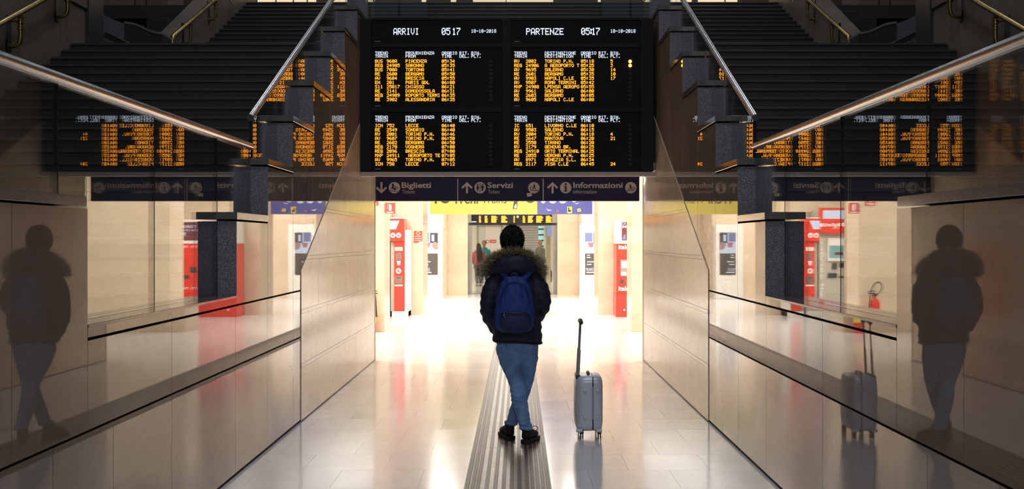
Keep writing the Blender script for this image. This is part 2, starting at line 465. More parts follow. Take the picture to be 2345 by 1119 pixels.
def lettering(body, x0, x1, zbase, cap_h, y, mat, parent, bold=0.0, name='lettering', axis='h', mirror=1):
    """flat letters facing -Y; fitted between x0 and x1, capitals cap_h tall; axis 'v' = reading upwards"""
    me = text_mesh(body, bold)
    H = text_mesh('H', bold)
    hh = max(v.co.y for v in H.vertices) - min(0, min(v.co.y for v in H.vertices)); bpy.data.meshes.remove(H)
    xs = [v.co.x for v in me.vertices]
    a, b = min(xs), max(xs)
    kx = abs(x1 - x0) / (b - a); ky = cap_h / hh
    px = world_loc(parent)
    for v in me.vertices:
        u, t = (v.co.x - a) * kx, v.co.y * ky
        if axis == 'h': v.co = Vector((x0 + u, y, zbase + t)) - px
        else: v.co = Vector((x0 - t, y, zbase + u)) - px
    me.materials.clear(); me.materials.append(mat); me.name = name
    o = bpy.data.objects.new(name, me); COL.objects.link(o); o.parent = parent; o['kind'] = 'stuff'
    return o

FONT = {'0':'3E51494 53E','1':'00427F4000','2':'4261514946','3':'2141454B31','4':'1814127F10','5':'2745454539','6':'3C4A494930','7':'0171090503','8':'3649494936','9':'064949291E',
 ':':'0036360000','.':'0060600000','-':'0808080808','A':'7E1111117E','B':'7F49494936','C':'3E41414122','D':'7F4141221C','E':'7F49494941','F':'7F09090901','G':'3E4149497A','H':'7F0808087F',
 'I':'00417F4100','J':'2040413F01','K':'7F08142241','L':'7F40404040','M':'7F020C027F','N':'7F0408107F','O':'3E4141413E','P':'7F09090906','Q':'3E4151215E','R':'7F09192946','S':'4649494931',
 'T':'01017F0101','U':'3F4040403F','V':'1F2040201F','W':'3F4038403F','X':'6314081463','Y':'0708700807','Z':'6151494543'}
FONT = {k: [int(v.replace(' ', '')[i:i+2], 16) for i in range(0, 10, 2)] for k, v in FONT.items()}

def led_text(body, px, py, dx, dy, Y, mat, parent, name='text_row', adv=6, fill=1.0, clip=None):
    """5x7 dot letters; px,py = left and centre in the frame at depth Y, dx,dy = dot pitch (same units)"""
    mb = MB()
    k = Y / F
    for ci, ch in enumerate(body):
        if ch == ' ': continue
        cols = FONT[ch]
        for r in range(7):
            c = 0
            while c < 5:
                if cols[c] >> r & 1:
                    e = c
                    while e + 1 < 5 and cols[e + 1] >> r & 1: e += 1
                    xa = px + (ci*adv + c) * dx; xb = px + (ci*adv + e + fill) * dx
                    ya = py + (r - 3.5) * dy; yb = ya + dy * fill
                    x0, x1, z0, z1 = (xa - VX)*k, (xb - VX)*k, EYE - (yb - VY)*k, EYE - (ya - VY)*k
                    mb.add([(x0, Y, z0), (x1, Y, z0), (x1, Y, z1), (x0, Y, z1)], [(0, 1, 2, 3)])
                    c = e
                c += 1
    return mb.build(name, mat, parent, recalc=False, kind='stuff')

# ================================================================== SETTING
CXP = -0.1125                          # middle of the passage
def U(s, u): return CXP + s * u        # s = -1 left, +1 right; u = distance from the middle
UW = 1.8025                            # face of the side walls
UG = UW + 0.14                         # plane of the glass
UB = UW + 0.28                         # back of the parapet
UST = 5.87                             # far side of the stairs
Y_END = 15.2
LANES = (-1, 1)
SIDE = {-1: 'left', 1: 'right'}

# ---------------- floor
floor = MB().box(-7.2, 7.0, 0.5, 50, -0.20, -0.012).build('floor', M['grout'], label='cream polished stone floor of the passage and hall', kind='structure')
T = 0.57
tile_me = {}
def tile_mesh(w_, d_):
    key = (round(w_, 3), round(d_, 3))
    if key not in tile_me:
        g = 0.0007
        me = MB().box(g, w_ - g, g, d_ - g, -0.012, 0.0).mesh('floor_tile'); me.materials.append(M['floor_tile'])
        tile_me[key] = me
    return tile_me[key]
SW0, SW1 = -0.346, 0.220               # tactile strip
def put_tile(x0, x1, y0, d_):
    if x1 - x0 < 0.02: return
    o = bpy.data.objects.new('floor_tile', tile_mesh(x1 - x0, d_)); COL.objects.link(o)
    o.location = (x0, y0, 0); o.parent = floor
    return o
row = 0
y = 9.06 - 9 * T
n_tiles = 0
while y < 25.0:
    xl, xr = (U(-1, UW + 0.02), U(1, UW + 0.02)) if y + T < Y_END + 0.1 else (-3.6, 3.4)
    for a, b in ((xl, SW0), (SW1, xr)):
        ph = -1.22 + (T / 2 if row % 2 else 0)
        k0 = math.floor((a - ph) / T)
        while ph + k0 * T < b:
            p0, p1 = max(a, ph + k0*T), min(b, ph + (k0+1)*T)
            if p1 - p0 < 0.09 and p0 == a:          # no slivers: widen the next piece
                k0 += 1; p1 = min(b, ph + (k0+1)*T)
            if b - p1 < 0.09: p1 = b; k0 += 9
            put_tile(p0, p1, y, T); n_tiles += 1
            k0 += 1
    y += T; row += 1
far0 = y
slab = MB()
for a, b in ((-7.0, SW0), (SW1, 6.8)): slab.box(a, b, far0, 49, -0.012, 0.0)
for a, b in ((-7.0, -3.6), (3.4, 6.8)): slab.box(a, b, Y_END + 0.05, far0, -0.012, 0.0)
slab.box(U(-1, UW+0.02), SW0, 0.6, 9.06 - 9*T, -0.012, 0.0); slab.box(SW1, U(1, UW+0.02), 0.6, 9.06 - 9*T, -0.012, 0.0)
slab.build('far_paving', M['floor_tile'], floor, kind='stuff')
print('tiles', n_tiles)

# ---------------- tactile strip
strip = empty('tactile_strip', ((SW0+SW1)/2, 4, 0), 'ribbed brown tactile guide strip running down the middle of the floor', 'tactile strip')
yy = 4.0 - 0.03
while yy < 33.0:
    MB().box(SW0 + 0.002, SW1 - 0.002, yy + 0.0015, yy + 0.598, -0.012, 0.001).build('paving_tile', M['rib_base'], strip)
    yy += 0.6
for c in (0.019, 0.055, 0.088, 0.146, 0.202, 0.256, 0.308, 0.358, 0.410, 0.446, 0.480, 0.514, 0.547):
    MB().box(SW0 + c - 0.013, SW0 + c + 0.013, 3.97, 33.0, 0.001, 0.0055).build('rib', M['rib_dark'], strip, bevel=0.002)

# ---------------- side walls of the passage
NEAR0, NEAR1, BLK0 = 1.0, 5.06, 7.74
DYB, DZB, NB = 0.97, 0.4353, 8
ZB0 = 1.796
def diag(Y): return 1.818 + 0.448 * (Y - 11.1)        # sloping edge of the older facing
OLD0 = 10.03

def clip_below(poly):
    out = []
    n = len(poly)
    for i in range(n):
        a, b = poly[i], poly[(i+1) % n]
        fa, fb = diag(a[0]) - a[1], diag(b[0]) - b[1]
        if fa >= 0: out.append(a)
        if (fa > 0 > fb) or (fa < 0 < fb):
            t = fa / (fa - fb); out.append((a[0] + (b[0]-a[0])*t, a[1] + (b[1]-a[1])*t))
    return out

for s in LANES:
    sd = SIDE[s]
    W = empty('wall_' + sd, (U(s, UW), 8, 0), 'polished beige marble side wall %s of the passage with stepped granite parapet' % sd, kind='structure')
    # dark core behind the slabs (its foot shows as the black line along the floor)
    MB().box(U(s, UW+0.03), U(s, UB), NEAR0, Y_END, 0, 1.19).build('core', M['core'], W)
    MB().box(U(s, UW+0.03), U(s, UB), NEAR0, NEAR1, 1.19, 1.745).build('granite_block', M['granite'], W)
    g = 0.0024
    def panel(y0, y1, z0, z1):
        MB().box(U(s, UW), U(s, UW+0.03), y0 + g, y1 - g, z0, z1).build('marble_panel', M['wall_marble'], W)
    ja = [NEAR0, 1.9, 2.6, 3.29, 3.98, 4.68, 5.38, 6.29, 7.71, 8.69, 9.70, OLD0 + 0.05]
    for a, b in zip(ja[:-1], ja[1:]): panel(a, b, 0.022, 0.744)
    jb = [NEAR1, 6.29, 7.71, 8.69, 9.70, OLD0 + 0.05]
    for a, b in zip(jb[:-1], jb[1:]): panel(a, b, 0.756, 1.154)
    jn = [NEAR0, 2.2, 3.25, 4.30, NEAR1]
    for a, b in zip(jn[:-1], jn[1:]): panel(a, b, 0.756, 1.742)
    # end return of the near parapet
    MB().box(U(s, UW+0.031), U(s, UB), NEAR1 - 0.02, NEAR1, 1.19, 1.742).build('end_panel', M['wall_marble'], W)
    # sill under the glass
    for a, b in ((NEAR1, 6.29), (6.29, BLK0)): panel(a, b, 1.168, 1.212)
    MB().box(U(s, UW-0.004), U(s, UB+0.01), NEAR1, BLK0, 1.2125, 1.227).build('sill', M['cap'], W, bevel=0.002)
    # stepped blocks
    for k in range(NB):
        y0 = BLK0 + DYB * k; y1 = min(BLK0 + DYB * (k + 1), Y_END); z1 = ZB0 + DZB * k
        if y0 >= Y_END - 0.05: break
        MB().box(U(s, UW+0.03), U(s, UB), y0 + 0.002, y1, 1.19, z1 - 0.062).build('granite_block', M['granite'], W)
        MB().box(U(s, UW+0.0), U(s, UW+0.0295), y0, y0 + 0.004, 1.168, z1 - 0.064).build('granite_edge', M['granite'], W)
        panel(y0 + 0.003, y1, 1.168, z1 - 0.064)
        last = (k == NB - 1)
        MB().box(U(s, UW - 0.008), U(s, UB + 0.012), y0 - 0.018, y1 - 0.004, z1 - 0.05, z1).build('cap_stone', M['cap'], W, bevel=0.003)
    MB().box(U(s, UW - 0.008), U(s, UB + 0.012), NEAR0, NEAR1 - 0.03, 1.752, 1.796).build('cap_stone', M['cap'], W, bevel=0.003)
    # older facing towards the hall, clipped by the slope of the stair
    zr = [0.0, 0.475, 0.51, 0.955, 0.99, 1.43, 1.465, 1.885, 1.92, 2.33, 2.365, 2.78, 2.815, 3.2, 3.6]
    rr = random.Random(11 + s)
    for i in range(len(zr) - 1):
        z0, z1 = zr[i], zr[i+1]
        if i == 0: z0 = 0.012
        band = i % 2 == 1
        yy = OLD0
        first = True
        while yy < Y_END - 0.01:
            L_ = (1.30 if band else 0.86) * (0.6 if first and (i // 2) % 2 else 1.0)
            y1 = min(yy + L_, Y_END); first = False
            if Y_END - y1 < 0.2: y1 = Y_END
            po = clip_below([(yy + 0.0012, z0 + 0.0012), (y1 - 0.0012, z0 + 0.0012), (y1 - 0.0012, z1 - 0.0012), (yy + 0.0012, z1 - 0.0012)])
            if len(po) >= 3:
                MB().prism(po, 'x', U(s, UW - 0.006 - (0.0015 if band else 0)), U(s, UW + 0.001)).build('stone_band' if band else 'stone_panel', M['old_marble'], W)
            yy = y1
    po = [(OLD0, 0), (Y_END, 0), (Y_END, diag(Y_END)), (OLD0, diag(OLD0))]
    MB().prism([(a + (0.006 if a == OLD0 else 0), b_ - (0.008 if b_ > 0 else 0)) for a, b_ in po], 'x', U(s, UW - 0.004), U(s, UW + 0.03)).build('facing_core', M['grout'], W)
    # end of the wall towards the hall
    MB().box(U(s, UW - 0.012), U(s, UB), Y_END, Y_END + 0.03, 0, 3.4).build('end_panel', M['hall_marble'], W)

# ---------------- glass balustrades with steel handrails
RSL = 0.4477
def rail_z(Y): return 2.563 + RSL * (Y - 8.76)
for s in LANES:
    sd = SIDE[s]
    B = empty('glass_balustrade', (U(s, UG), 7, 1.2), 'level clear glass balustrade with steel handrail along the %s side' % sd, 'balustrade', 'glass balustrades')
    ys = [1.2, 3.0, 5.055, 6.40, 7.735]
    for i, (a, b) in enumerate(zip(ys[:-1], ys[1:])):
        zb = 1.797 if b < 5.2 else 1.228
        MB().box(U(s, UG-0.008), U(s, UG+0.008), a + 0.006, b - 0.006, zb, 2.305).build('glass_pane', M['glass'], B)
    MB().box(U(s, UG-0.008), U(s, UG+0.008), 7.747, 8.73, 1.798, 2.305).build('glass_pane', M['glass'], B)
    MB().tube([(U(s, UG), 1.0, 2.325), (U(s, UG), 8.735, 2.325)], 0.029, n=20).build('handrail', M['steel'], B, smooth='auto')
    for yj in (5.055, 6.40, 7.735):
        MB().box(U(s, UG-0.009), U(s, UG+0.009), yj - 0.004, yj + 0.004, 1.23 if yj > 5.1 else 1.797, 2.305).build('joint_seal', M['core'], B)
    R = empty('stair_balustrade', (U(s, UG), 10, 2.2), 'sloping clear glass balustrade with steel handrail climbing the %s stairs' % sd, 'balustrade', 'glass balustrades')
    for k in range(1, 7):
        y0 = BLK0 + DYB * k; y1 = BLK0 + DYB * (k + 1)
        if k == 1: y0 = 8.775
        zb = ZB0 + DZB * k + 0.001
        y1 = min(y1, 14.5)
        MB().prism([(y0 + 0.006, zb), (y1 - 0.022, zb), (y1 - 0.022, rail_z(y1 - 0.022) - 0.02), (y0 + 0.006, rail_z(y0) - 0.02)], 'x', U(s, UG-0.008), U(s, UG+0.008)).build('glass_pane', M['glass'], R)
    MB().tube([(U(s, UG), 8.72, rail_z(8.72)), (U(s, UG), 15.2, rail_z(15.2))], 0.029, n=20, ref=(1,0,0)).build('handrail', M['steel'], R, smooth='auto')
    MB().box(U(s, UG-0.012), U(s, UG+0.012), 8.748, 8.772, 2.24, 2.56).build('end_post', M['core'], R)

# ---------------- stairs either side
RIS, TRD = 0.145, 0.325
Z_LAND, Y_LAND = 4.25, 15.22
def step_me(x0, x1, y0, y1, z0, z1):
    return MB().box(x0, x1, y0 + 0.022, y1 + 0.03, z0, z1 - 0.032)
for s in LANES:
    sd = SIDE[s]
    ST = empty('stair_flight', (U(s, 4), 12, 1.2), 'dark stone lower stair flight rising beyond the %s balustrade' % sd, kind='structure')
    x0, x1 = U(s, UB + 0.015), U(s, UST)
    for j in range(22):
        z1 = Z_LAND - RIS * j; y0 = Y_LAND - TRD * j
        MB().box(x0, x1, y0 + 0.02, y0 + TRD + 0.04, z1 - RIS - 0.001, z1 - 0.0305).build('riser', M['stair_stone'], ST)
        MB().box(x0, x1, y0, y0 + TRD + 0.02, z1 - 0.03, z1).build('tread', M['nosing'], ST, bevel=0.004)
    zl = Z_LAND - RIS * 22; yl = Y_LAND - TRD * 21
    MB().box(x0, x1, NEAR0, yl + 0.3, zl - 0.3, zl).build('lower_landing', M['stair_stone'], ST)
    # tall side wall of the flight with dark coping and end pilaster
    SWL = empty('wall_stair_' + sd, (U(s, UST), 10, 1), 'brown marble wall closing the %s stair flight' % sd, kind='structure')
    for a, b in ((NEAR0, 4.5), (4.5, 7.5), (7.5, 10.4), (10.4, 13.2), (13.2, 15.75)):
        MB().box(U(s, UST + 0.01), U(s, UST + 0.5), a + 0.003, b - 0.003, zl - 0.3, 4.80).build('marble_panel', M['stone_wall'], SWL)
    MB().box(U(s, UST - 0.02), U(s, UST + 0.55), NEAR0, 15.75, 4.802, 5.6).build('coping', M['dark_granite'], SWL, bevel=0.01)
    MB().box(U(s, UST - 0.03), U(s, UST + 0.6), 15.752, 16.35, 1.0, 5.7).build('pilaster', M['dark_granite'], SWL, bevel=0.02)

    # brass handrails on J brackets
    def brass_rail(label, ux, pts, brackets, newel=None):
        BR = empty('brass_handrail', (U(s, ux), pts[0][0], pts[0][1]), label, 'handrail', 'brass handrails')
        MB().tube([(U(s, ux), p[0], p[1]) for p in pts], 0.034, n=14, cap='round').build('rail', M['brass'], BR, smooth=True)
        for by, bz in brackets:
            bb = MB()
            cx = U(s, ux)
            bb.tube([(cx, by, bz - 0.03), (cx, by, bz - 0.30), (cx + s*0.02, by, bz - 0.37), (cx + s*0.07, by, bz - 0.40), (cx + s*0.16, by, bz - 0.40)], 0.026, n=12, sub=3, ref=(0, 1, 0))
            for q, rr_ in ((0.06, 0.040), (0.095, 0.034), (0.13, 0.042), (0.165, 0.034), (0.20, 0.038)):
                bb.lathe([(0.02, -0.012), (rr_, -0.006), (rr_, 0.006), (0.02, 0.012)], (cx, by, bz - q), n=14)
            bb.tube([(cx, by, bz - 0.10), (cx + s*0.14, by, bz - 0.10)], 0.016, n=8, ref=(0, 1, 0))
            bb.build('bracket', M['brass'], BR, smooth='auto')
            MB().box(cx + s*0.13, cx + s*0.155, by - 0.05, by + 0.05, bz - 0.46, bz - 0.04).build('wall_plate', M['dark_granite'], BR)
        return BR
    uL = UST - 0.14
    zr_ = lambda Y: 4.25 + (Y - Y_LAND) * (RIS / TRD) + 0.87
    brass_rail('brass handrail on J brackets along the lower %s stair wall' % sd, uL,
               [(9.0, zr_(9.0)), (15.4, zr_(15.4))], [(10.4, zr_(10.4)), (11.9, zr_(11.9)), (13.35, zr_(13.35)), (14.75, zr_(14.75))])
    zu = lambda Y: 4.25 + (Y - 19.5) * (RIS / TRD) + 0.92
    br = brass_rail('brass handrail beside the upper stair flight, %s side' % sd, uL,
               [(19.2, zu(19.2) - 0.45), (19.2, zu(19.2) - 0.06), (19.24, zu(19.24)), (26.0, zu(26.0))], [(20.3, zu(20.3)), (22.0, zu(22.0)), (23.7, zu(23.7)), (25.3, zu(25.3))])
    nb = MB()
    for q, rr_ in ((0.16, 0.05), (0.21, 0.042), (0.26, 0.052), (0.31, 0.044), (0.38, 0.055)):
        nb.lathe([(0.03, -0.016), (rr_, -0.008), (rr_, 0.008), (0.03, 0.016)], (U(s, uL), 19.2, zu(19.2) - q), n=14)
    nb.tube([(U(s, uL), 19.2, zu(19.2) - 0.45), (U(s, uL), 19.2, 4.25)], [0.045, 0.06], n=14)
    nb.build('newel', M['brass'], br, smooth='auto')

    # stringer wall of the upper flight
    SU = empty('wall_upper_' + sd, (U(s, UST), 22, 4.2), 'grey-brown stringer wall beside the upper stair flight, %s side' % sd, kind='structure')
    zt = lambda Y: 4.25 + (Y - 19.5) * (RIS / TRD)
    MB().prism([(19.45, 4.1), (26.0, 4.1), (26.0, zt(26.0) + 1.05), (19.45, zt(19.45) + 0.72)], 'x', U(s, UST), U(s, UST + 0.35)).build('stringer', M['stone_wall'], SU)
    # curved-top parapet at the landing opening
    PA = empty('scroll_parapet', (U(s, 6.1), 18.2, 4.25), 'dark stone parapet with curved polished top at the %s end of the landing' % sd, 'parapet', 'scroll parapets')
    Yp = 18.2
    prof = [(372, 172), (372, 79), (362, 78), (350, 75.5), (338, 71), (326, 65), (314, 59.5), (303, 56.5), (293, 55), (285, 54), (285, 172)]
    pts = [(U(s, abs(X_(a, Yp) - CXP)), Z_(b, Yp)) for a, b in prof]
    MB().prism(pts, 'y', Yp, Yp + 0.5).build('scroll_end', M['dark_granite'], PA)
    cap_ = [(U(s, abs(X_(a, Yp) - CXP)), Z_(b, Yp)) for a, b in prof[1:-1]]
    MB().prism(cap_ + [(x, z + 0.035) for x, z in reversed(cap_)], 'y', Yp - 0.02, Yp + 0.52).build('polished_top', M['polished_stone'], PA)
    MB().prism([(U(s, abs(X_(a, Yp) - CXP)), Z_(b, Yp)) for a, b in ((286, 172), (286, 54), (262, 45), (225, 28), (200, 16), (200, 172))], 'y', Yp + 0.06, Yp + 0.4).build('parapet_wall', M['granite'], PA)
    MB().prism([(U(s, abs(X_(a, Yp) - CXP)), Z_(b, Yp)) for a, b in ((302, 100), (240, 69), (240, 72), (296, 100))], 'y', Yp - 0.05, Yp + 0.05).build('skirting_strip', M['polished_stone'], PA)
    # pedestals and marble piers seen through the landing opening
    PD = empty('pedestal', (U(s, 6.6), 21.5, 4.25), 'stepped dark granite pedestal behind the upper handrail on the %s' % sd, 'pedestal', 'granite pedestals')
    Yq = 21.5
    for a, b, t in ((335, 384, 40), (366, 411, 17), (386, 410, 68)):
        MB().box(U(s, abs(X_(a, Yq) - CXP)), U(s, abs(X_(b, Yq) - CXP)), Yq + (0.3 if t == 17 else 0), Yq + 1.6, 4.25, Z_(t, Yq)).build('block', M['dark_granite'], PD, bevel=0.012)
    for a, b in ((228, 307), (310, 333), (336, 385)):
        MB().box(U(s, abs(X_(a, 26.0) - CXP)), U(s, abs(X_(b, 26.0) - CXP)), 26.0, 27.2, 3.6, 12).build('marble_pier', M['stone_wall'],
            label={228: 'broad brown marble pier beyond the %s landing', 310: 'narrow brown marble strip pier beyond the %s landing', 336: 'brown marble pier behind the dark pedestal on the %s'}[a] % sd, cat='pier', group='marble piers', kind='thing')
    MB().box(U(s, 6.25), U(s, 12.5), 16.36, 26.0, 3.9, 4.25).build('landing_wing', M['stair_stone'], label='dark landing floor running off to the %s' % sd, kind='structure')

# upper flight over the full width, landing and bridge
LD = MB().box(U(-1, UST + 0.4), U(1, UST + 0.4), Y_LAND + 0.30, 19.6, 4.0, Z_LAND - 0.0005).build('landing', M['stair_stone'], label='dark stone landing above the passage', kind='structure')
UF = empty('upper_flight', (CXP, 20, 4.25), 'dark stone upper stair flight above the boards', kind='structure')
for j in range(18):
    y0 = 19.5 + TRD * j; z1 = Z_LAND + RIS * (j + 1)
    MB().box(U(-1, UST - 0.005), U(1, UST - 0.005), y0 + 0.02, y0 + TRD + 0.04, z1 - RIS - 0.001, z1 - 0.0305).build('riser', M['stair_stone'], UF)
    MB().box(U(-1, UST - 0.005), U(1, UST - 0.005), y0, y0 + TRD + 0.02, z1 - 0.03, z1).build('tread', M['nosing'], UF, bevel=0.004)
ztop = Z_LAND + RIS * 18
MB().box(-12, 12, 19.5 + TRD*18, 31, ztop - 0.3, ztop - 0.001).build('upper_floor', M['stair_stone'], label='dark floor of the upper gallery', kind='structure')
BRG = empty('bridge', (CXP, 14.5, 2.5), 'beam and bridge carrying the information boards over the passage', kind='structure')
MB().box(U(-1, UW - 0.012), U(1, UW - 0.012), 14.10, Y_LAND + 0.3, 2.56, 4.24).build('deck', M['stair_stone'], BRG)
MB().box(U(-1, UW - 0.014), U(1, UW - 0.014), 13.90, Y_END, 2.475, 2.558).build('soffit', M['ceiling'], BRG)
MB().box(U(-1, UW - 0.006), U(1, UW - 0.006), 13.80, 13.90, 2.385, 2.438).build('ledge', M['beam'], BRG, bevel=0.004)
MB().box(U(-1, UW - 0.006), U(1, UW - 0.006), 13.90, 14.0, 2.40, 2.43).build('ledge_return', M['beam'], BRG)

# bridge glass
BG = empty('bridge_balustrade', (CXP, 14.15, 4.25), 'clear glass balustrade on the bridge above the boards', 'balustrade', 'glass balustrades')
for a, b in ((U(-1, UW-0.03), CXP - 0.006), (CXP + 0.006, U(1, UW-0.03))):
    MB().box(a, b, 14.14, 14.16, 4.245, 5.35).build('glass_pane', M['glass'], BG)
MB().tube([(U(-1, UW+0.1), 14.15, 5.37), (U(1, UW+0.1), 14.15, 5.37)], 0.03, n=16, ref=(0, 1, 0)).build('handrail', M['steel'], BG, smooth='auto')

# lit shops on the gallery far above
SH = empty('shop_front', (CXP, 28, ztop), 'row of warmly lit shop windows on the upper gallery', 'shop')
MB().box(-9, 9, 28.12, 28.4, ztop, 11).build('shop_wall', M['shop_dark'], SH)
for a, b, t in ((588, 628, 7), (632, 668, 11), (672, 700, 11), (704, 722, 11), (752, 790, 11), (792, 826, 11), (965, 975, 4), (1032, 1044, 5), (1083, 1158, 4.5), (1160, 1267, 4.5), (1370, 1376, 4), (1540, 1585, 8), (1600, 1660, 11), (1664, 1690, 11)):
    MB().box(X_(a, 28), X_(b, 28), 28.08, 28.12, Z_(t, 28), Z_(-40, 28)).build('lit_window', M['shop_glow'], SH)

# ---------------- the great stair hall around (dim)
for nm, bx_, lab in (('wall_back', (-14, 14, -14.4, -14, -0.2, 17), 'stone end wall of the great stair hall behind the viewer'),
                     ('wall_outer_left', (-14.4, -14, -14, 32, -0.2, 17), 'far left stone wall of the great stair hall'),
                     ('wall_outer_right', (14, 14.4, -14, 32, -0.2, 17), 'far right stone wall of the great stair hall'),
                     ('wall_upper_far', (-14, 14, 31, 31.4, 3.6, 17), 'stone wall behind the upper gallery'),
                     ('ceiling_vault', (-14.4, 14.4, -14.4, 31.4, 17, 17.4), 'high stone ceiling of the great stair hall')):
    MB().box(*bx_).build(nm, M['vault_stone'], label=lab, kind='structure')
MB().box(-14, 14, -14, 0.5, -0.2, -0.001).build('floor_near', M['floor_tile'], label='stone floor behind the viewer', kind='structure')
for i, cx in enumerate((-5.5, 5.3)):
    Wn = empty('window_%d' % (i+1), (cx, -14, 4), 'tall dim window with dark glazing bars behind the viewer, %s' % ('left' if i == 0 else 'right'), kind='structure')
    MB().box(cx - 2.2, cx + 2.2, -13.99, -13.95, 3, 14).build('pane', M['window_dim'], Wn)
    for q in range(5): MB().box(cx - 2.2 + q*1.1 - 0.05, cx - 2.2 + q*1.1 + 0.05, -13.95, -13.88, 3, 14).build('glazing_bar', M['dark_steel'], Wn)
    for q in range(9): MB().box(cx - 2.2, cx + 2.2, -13.95, -13.89, 3 + q*1.375 - 0.04, 3 + q*1.375 + 0.04).build('glazing_bar', M['dark_steel'], Wn)

def lamp(name, loc, size, power, col, label, group, glow, shape='DISK', drop=0.02):
    e_ = empty(name, loc, label, 'lamp', group)
    MB().lathe([(size*0.52, 0.0), (size*0.60, 0.0), (size*0.60, 0.05), (size*0.52, 0.05)], loc, n=24, ring=True).build('ring', M['white_paint'], e_)
    ld = bpy.data.lights.new(name + '_light', 'AREA'); ld.shape = shape; ld.size = size; ld.energy = power; ld.color = col
    lo = bpy.data.objects.new(name + '_light', ld); COL.objects.link(lo); lo.parent = e_; lo.location = (0, 0, -0.005)
    return e_
for lx, ly, lz, pw, lab in ((-0.1, -12, 9.0, 3.6, 'behind the viewer'), (-0.1, 2.5, 15.5, 1.6, 'over the near passage'), (-0.1, 10.5, 15.5, 0.5, 'over the boards'),
                            (-5, 20.5, 14.0, 0.4, 'over the left of the landing'), (-0.1, 20.5, 14.0, 0.4, 'over the middle of the landing'), (5, 20.5, 14.0, 0.4, 'over the right of the landing'),
                            (-5, 26.5, 11.5, 0.13, 'over the left of the gallery'), (-0.1, 26.5, 11.5, 0.13, 'over the middle of the gallery'), (5, 26.5, 11.5, 0.13, 'over the right of the gallery')):
    vl = lamp('fill_lamp', (lx, ly, lz), 0.9, FILL_LAMP_W * pw, (0.86, 0.90, 1.0), 'unseen fill lamp added high under the vault, ' + lab, 'added fill lamps', M['vault_glow'])  # unseen lamps added to brighten the handrails, near floor and figures
    MB().tube([(lx, ly, lz + 0.05), (lx, ly, 16.99)], 0.02, n=8).lathe([(0.02, 0.05), (0.54, 0.05), (0.5, 0.09), (0.02, 0.16)], (lx, ly, lz), n=24).build('stem', M['dark_steel'], vl)

# ================================================================== THE HALL BEYOND
HX0, HX1, HZ = -6.8, 6.6, 3.30
MB().box(HX0 - 0.2, HX1 + 0.2, Y_END + 0.03, 50, HZ, HZ + 0.2).build('ceiling', M['ceiling'], label='cream ceiling of the lit hall', kind='structure')
for nm, b, lab in (('wall_hall_left', (HX0 - 0.2, HX0, Y_END, 50, 0, HZ), 'left end wall of the lit hall'),
                   ('wall_hall_right', (HX1, HX1 + 0.2, Y_END, 50, 0, HZ), 'right end wall of the lit hall')):
    MB().box(*b).build(nm, M['hall_marble'], label=lab, kind='structure')
for s in LANES:
    MB().box(U(s, UB + 0.001), U(s, 7.0), Y_END, Y_END + 0.15, 0, 3.9).build('wall_front_' + SIDE[s], M['hall_marble'], label='marble wall under the %s stairs facing the hall' % SIDE[s], kind='structure')
MB().box(U(-1, UW - 0.013), U(1, UW - 0.013), Y_END + 0.2, Y_END + 0.3, 2.56, 4.0).build('lintel', M['hall_marble'], label='marble lintel over the mouth of the hall behind the blue sign', kind='structure')

def pier(x0, x1, y0, y1, label, h=0.31):
    P = empty('pillar', ((x0+x1)/2, (y0+y1)/2, 0), label, 'pillar', 'beige marble pillars')
    MB().box(x0 + 0.012, x1 - 0.012, y0 + 0.012, y1 - 0.012, 0, HZ).build('core', M['white_paint'], P)
    z = 0.0
    while z < HZ - 0.01:
        z1 = min(z + h, HZ)
        MB().box(x0, x1, y0, y1, z + 0.0007, z1 - 0.0007).build('stone_course', M['hall_marble'], P)
        z = z1
    return P
pier(HX0, -2.33, 19.9, 20.75, 'long beige marble pillar behind the fire extinguisher, left side')
pier(2.00, HX1, 19.9, 20.75, 'long beige marble pillar nearest on the right, in front of the red machine')
pier(HX0, -2.045, 24.6, 25.9, 'beige marble pillar with red notice behind the left ticket machines')
pier(1.745, HX1, 24.6, 25.9, 'beige marble pillar behind the red machine on the right')
pier(-4.6, -2.07, 31.75, 33.45, 'beige marble pillar behind the left screen stand')
pier(1.80, 4.4, 31.75, 33.45, 'beige marble pillar behind the right screen stand')
pier(-3.4, -1.47, 33.5, 34.4, 'beige marble pillar left of the far glass entrance')
pier(1.18, 3.2, 33.5, 34.4, 'beige marble pillar right of the far glass entrance')
for a, b, nm in ((HX0, -4.6, 'left'), (4.4, HX1, 'right')):
    MB().box(a, b, 33.2, 33.5, 0, HZ).build('wall_hall_far_' + nm, M['hall_marble'], label='marble wall closing the hall at the far %s' % nm, kind='structure')

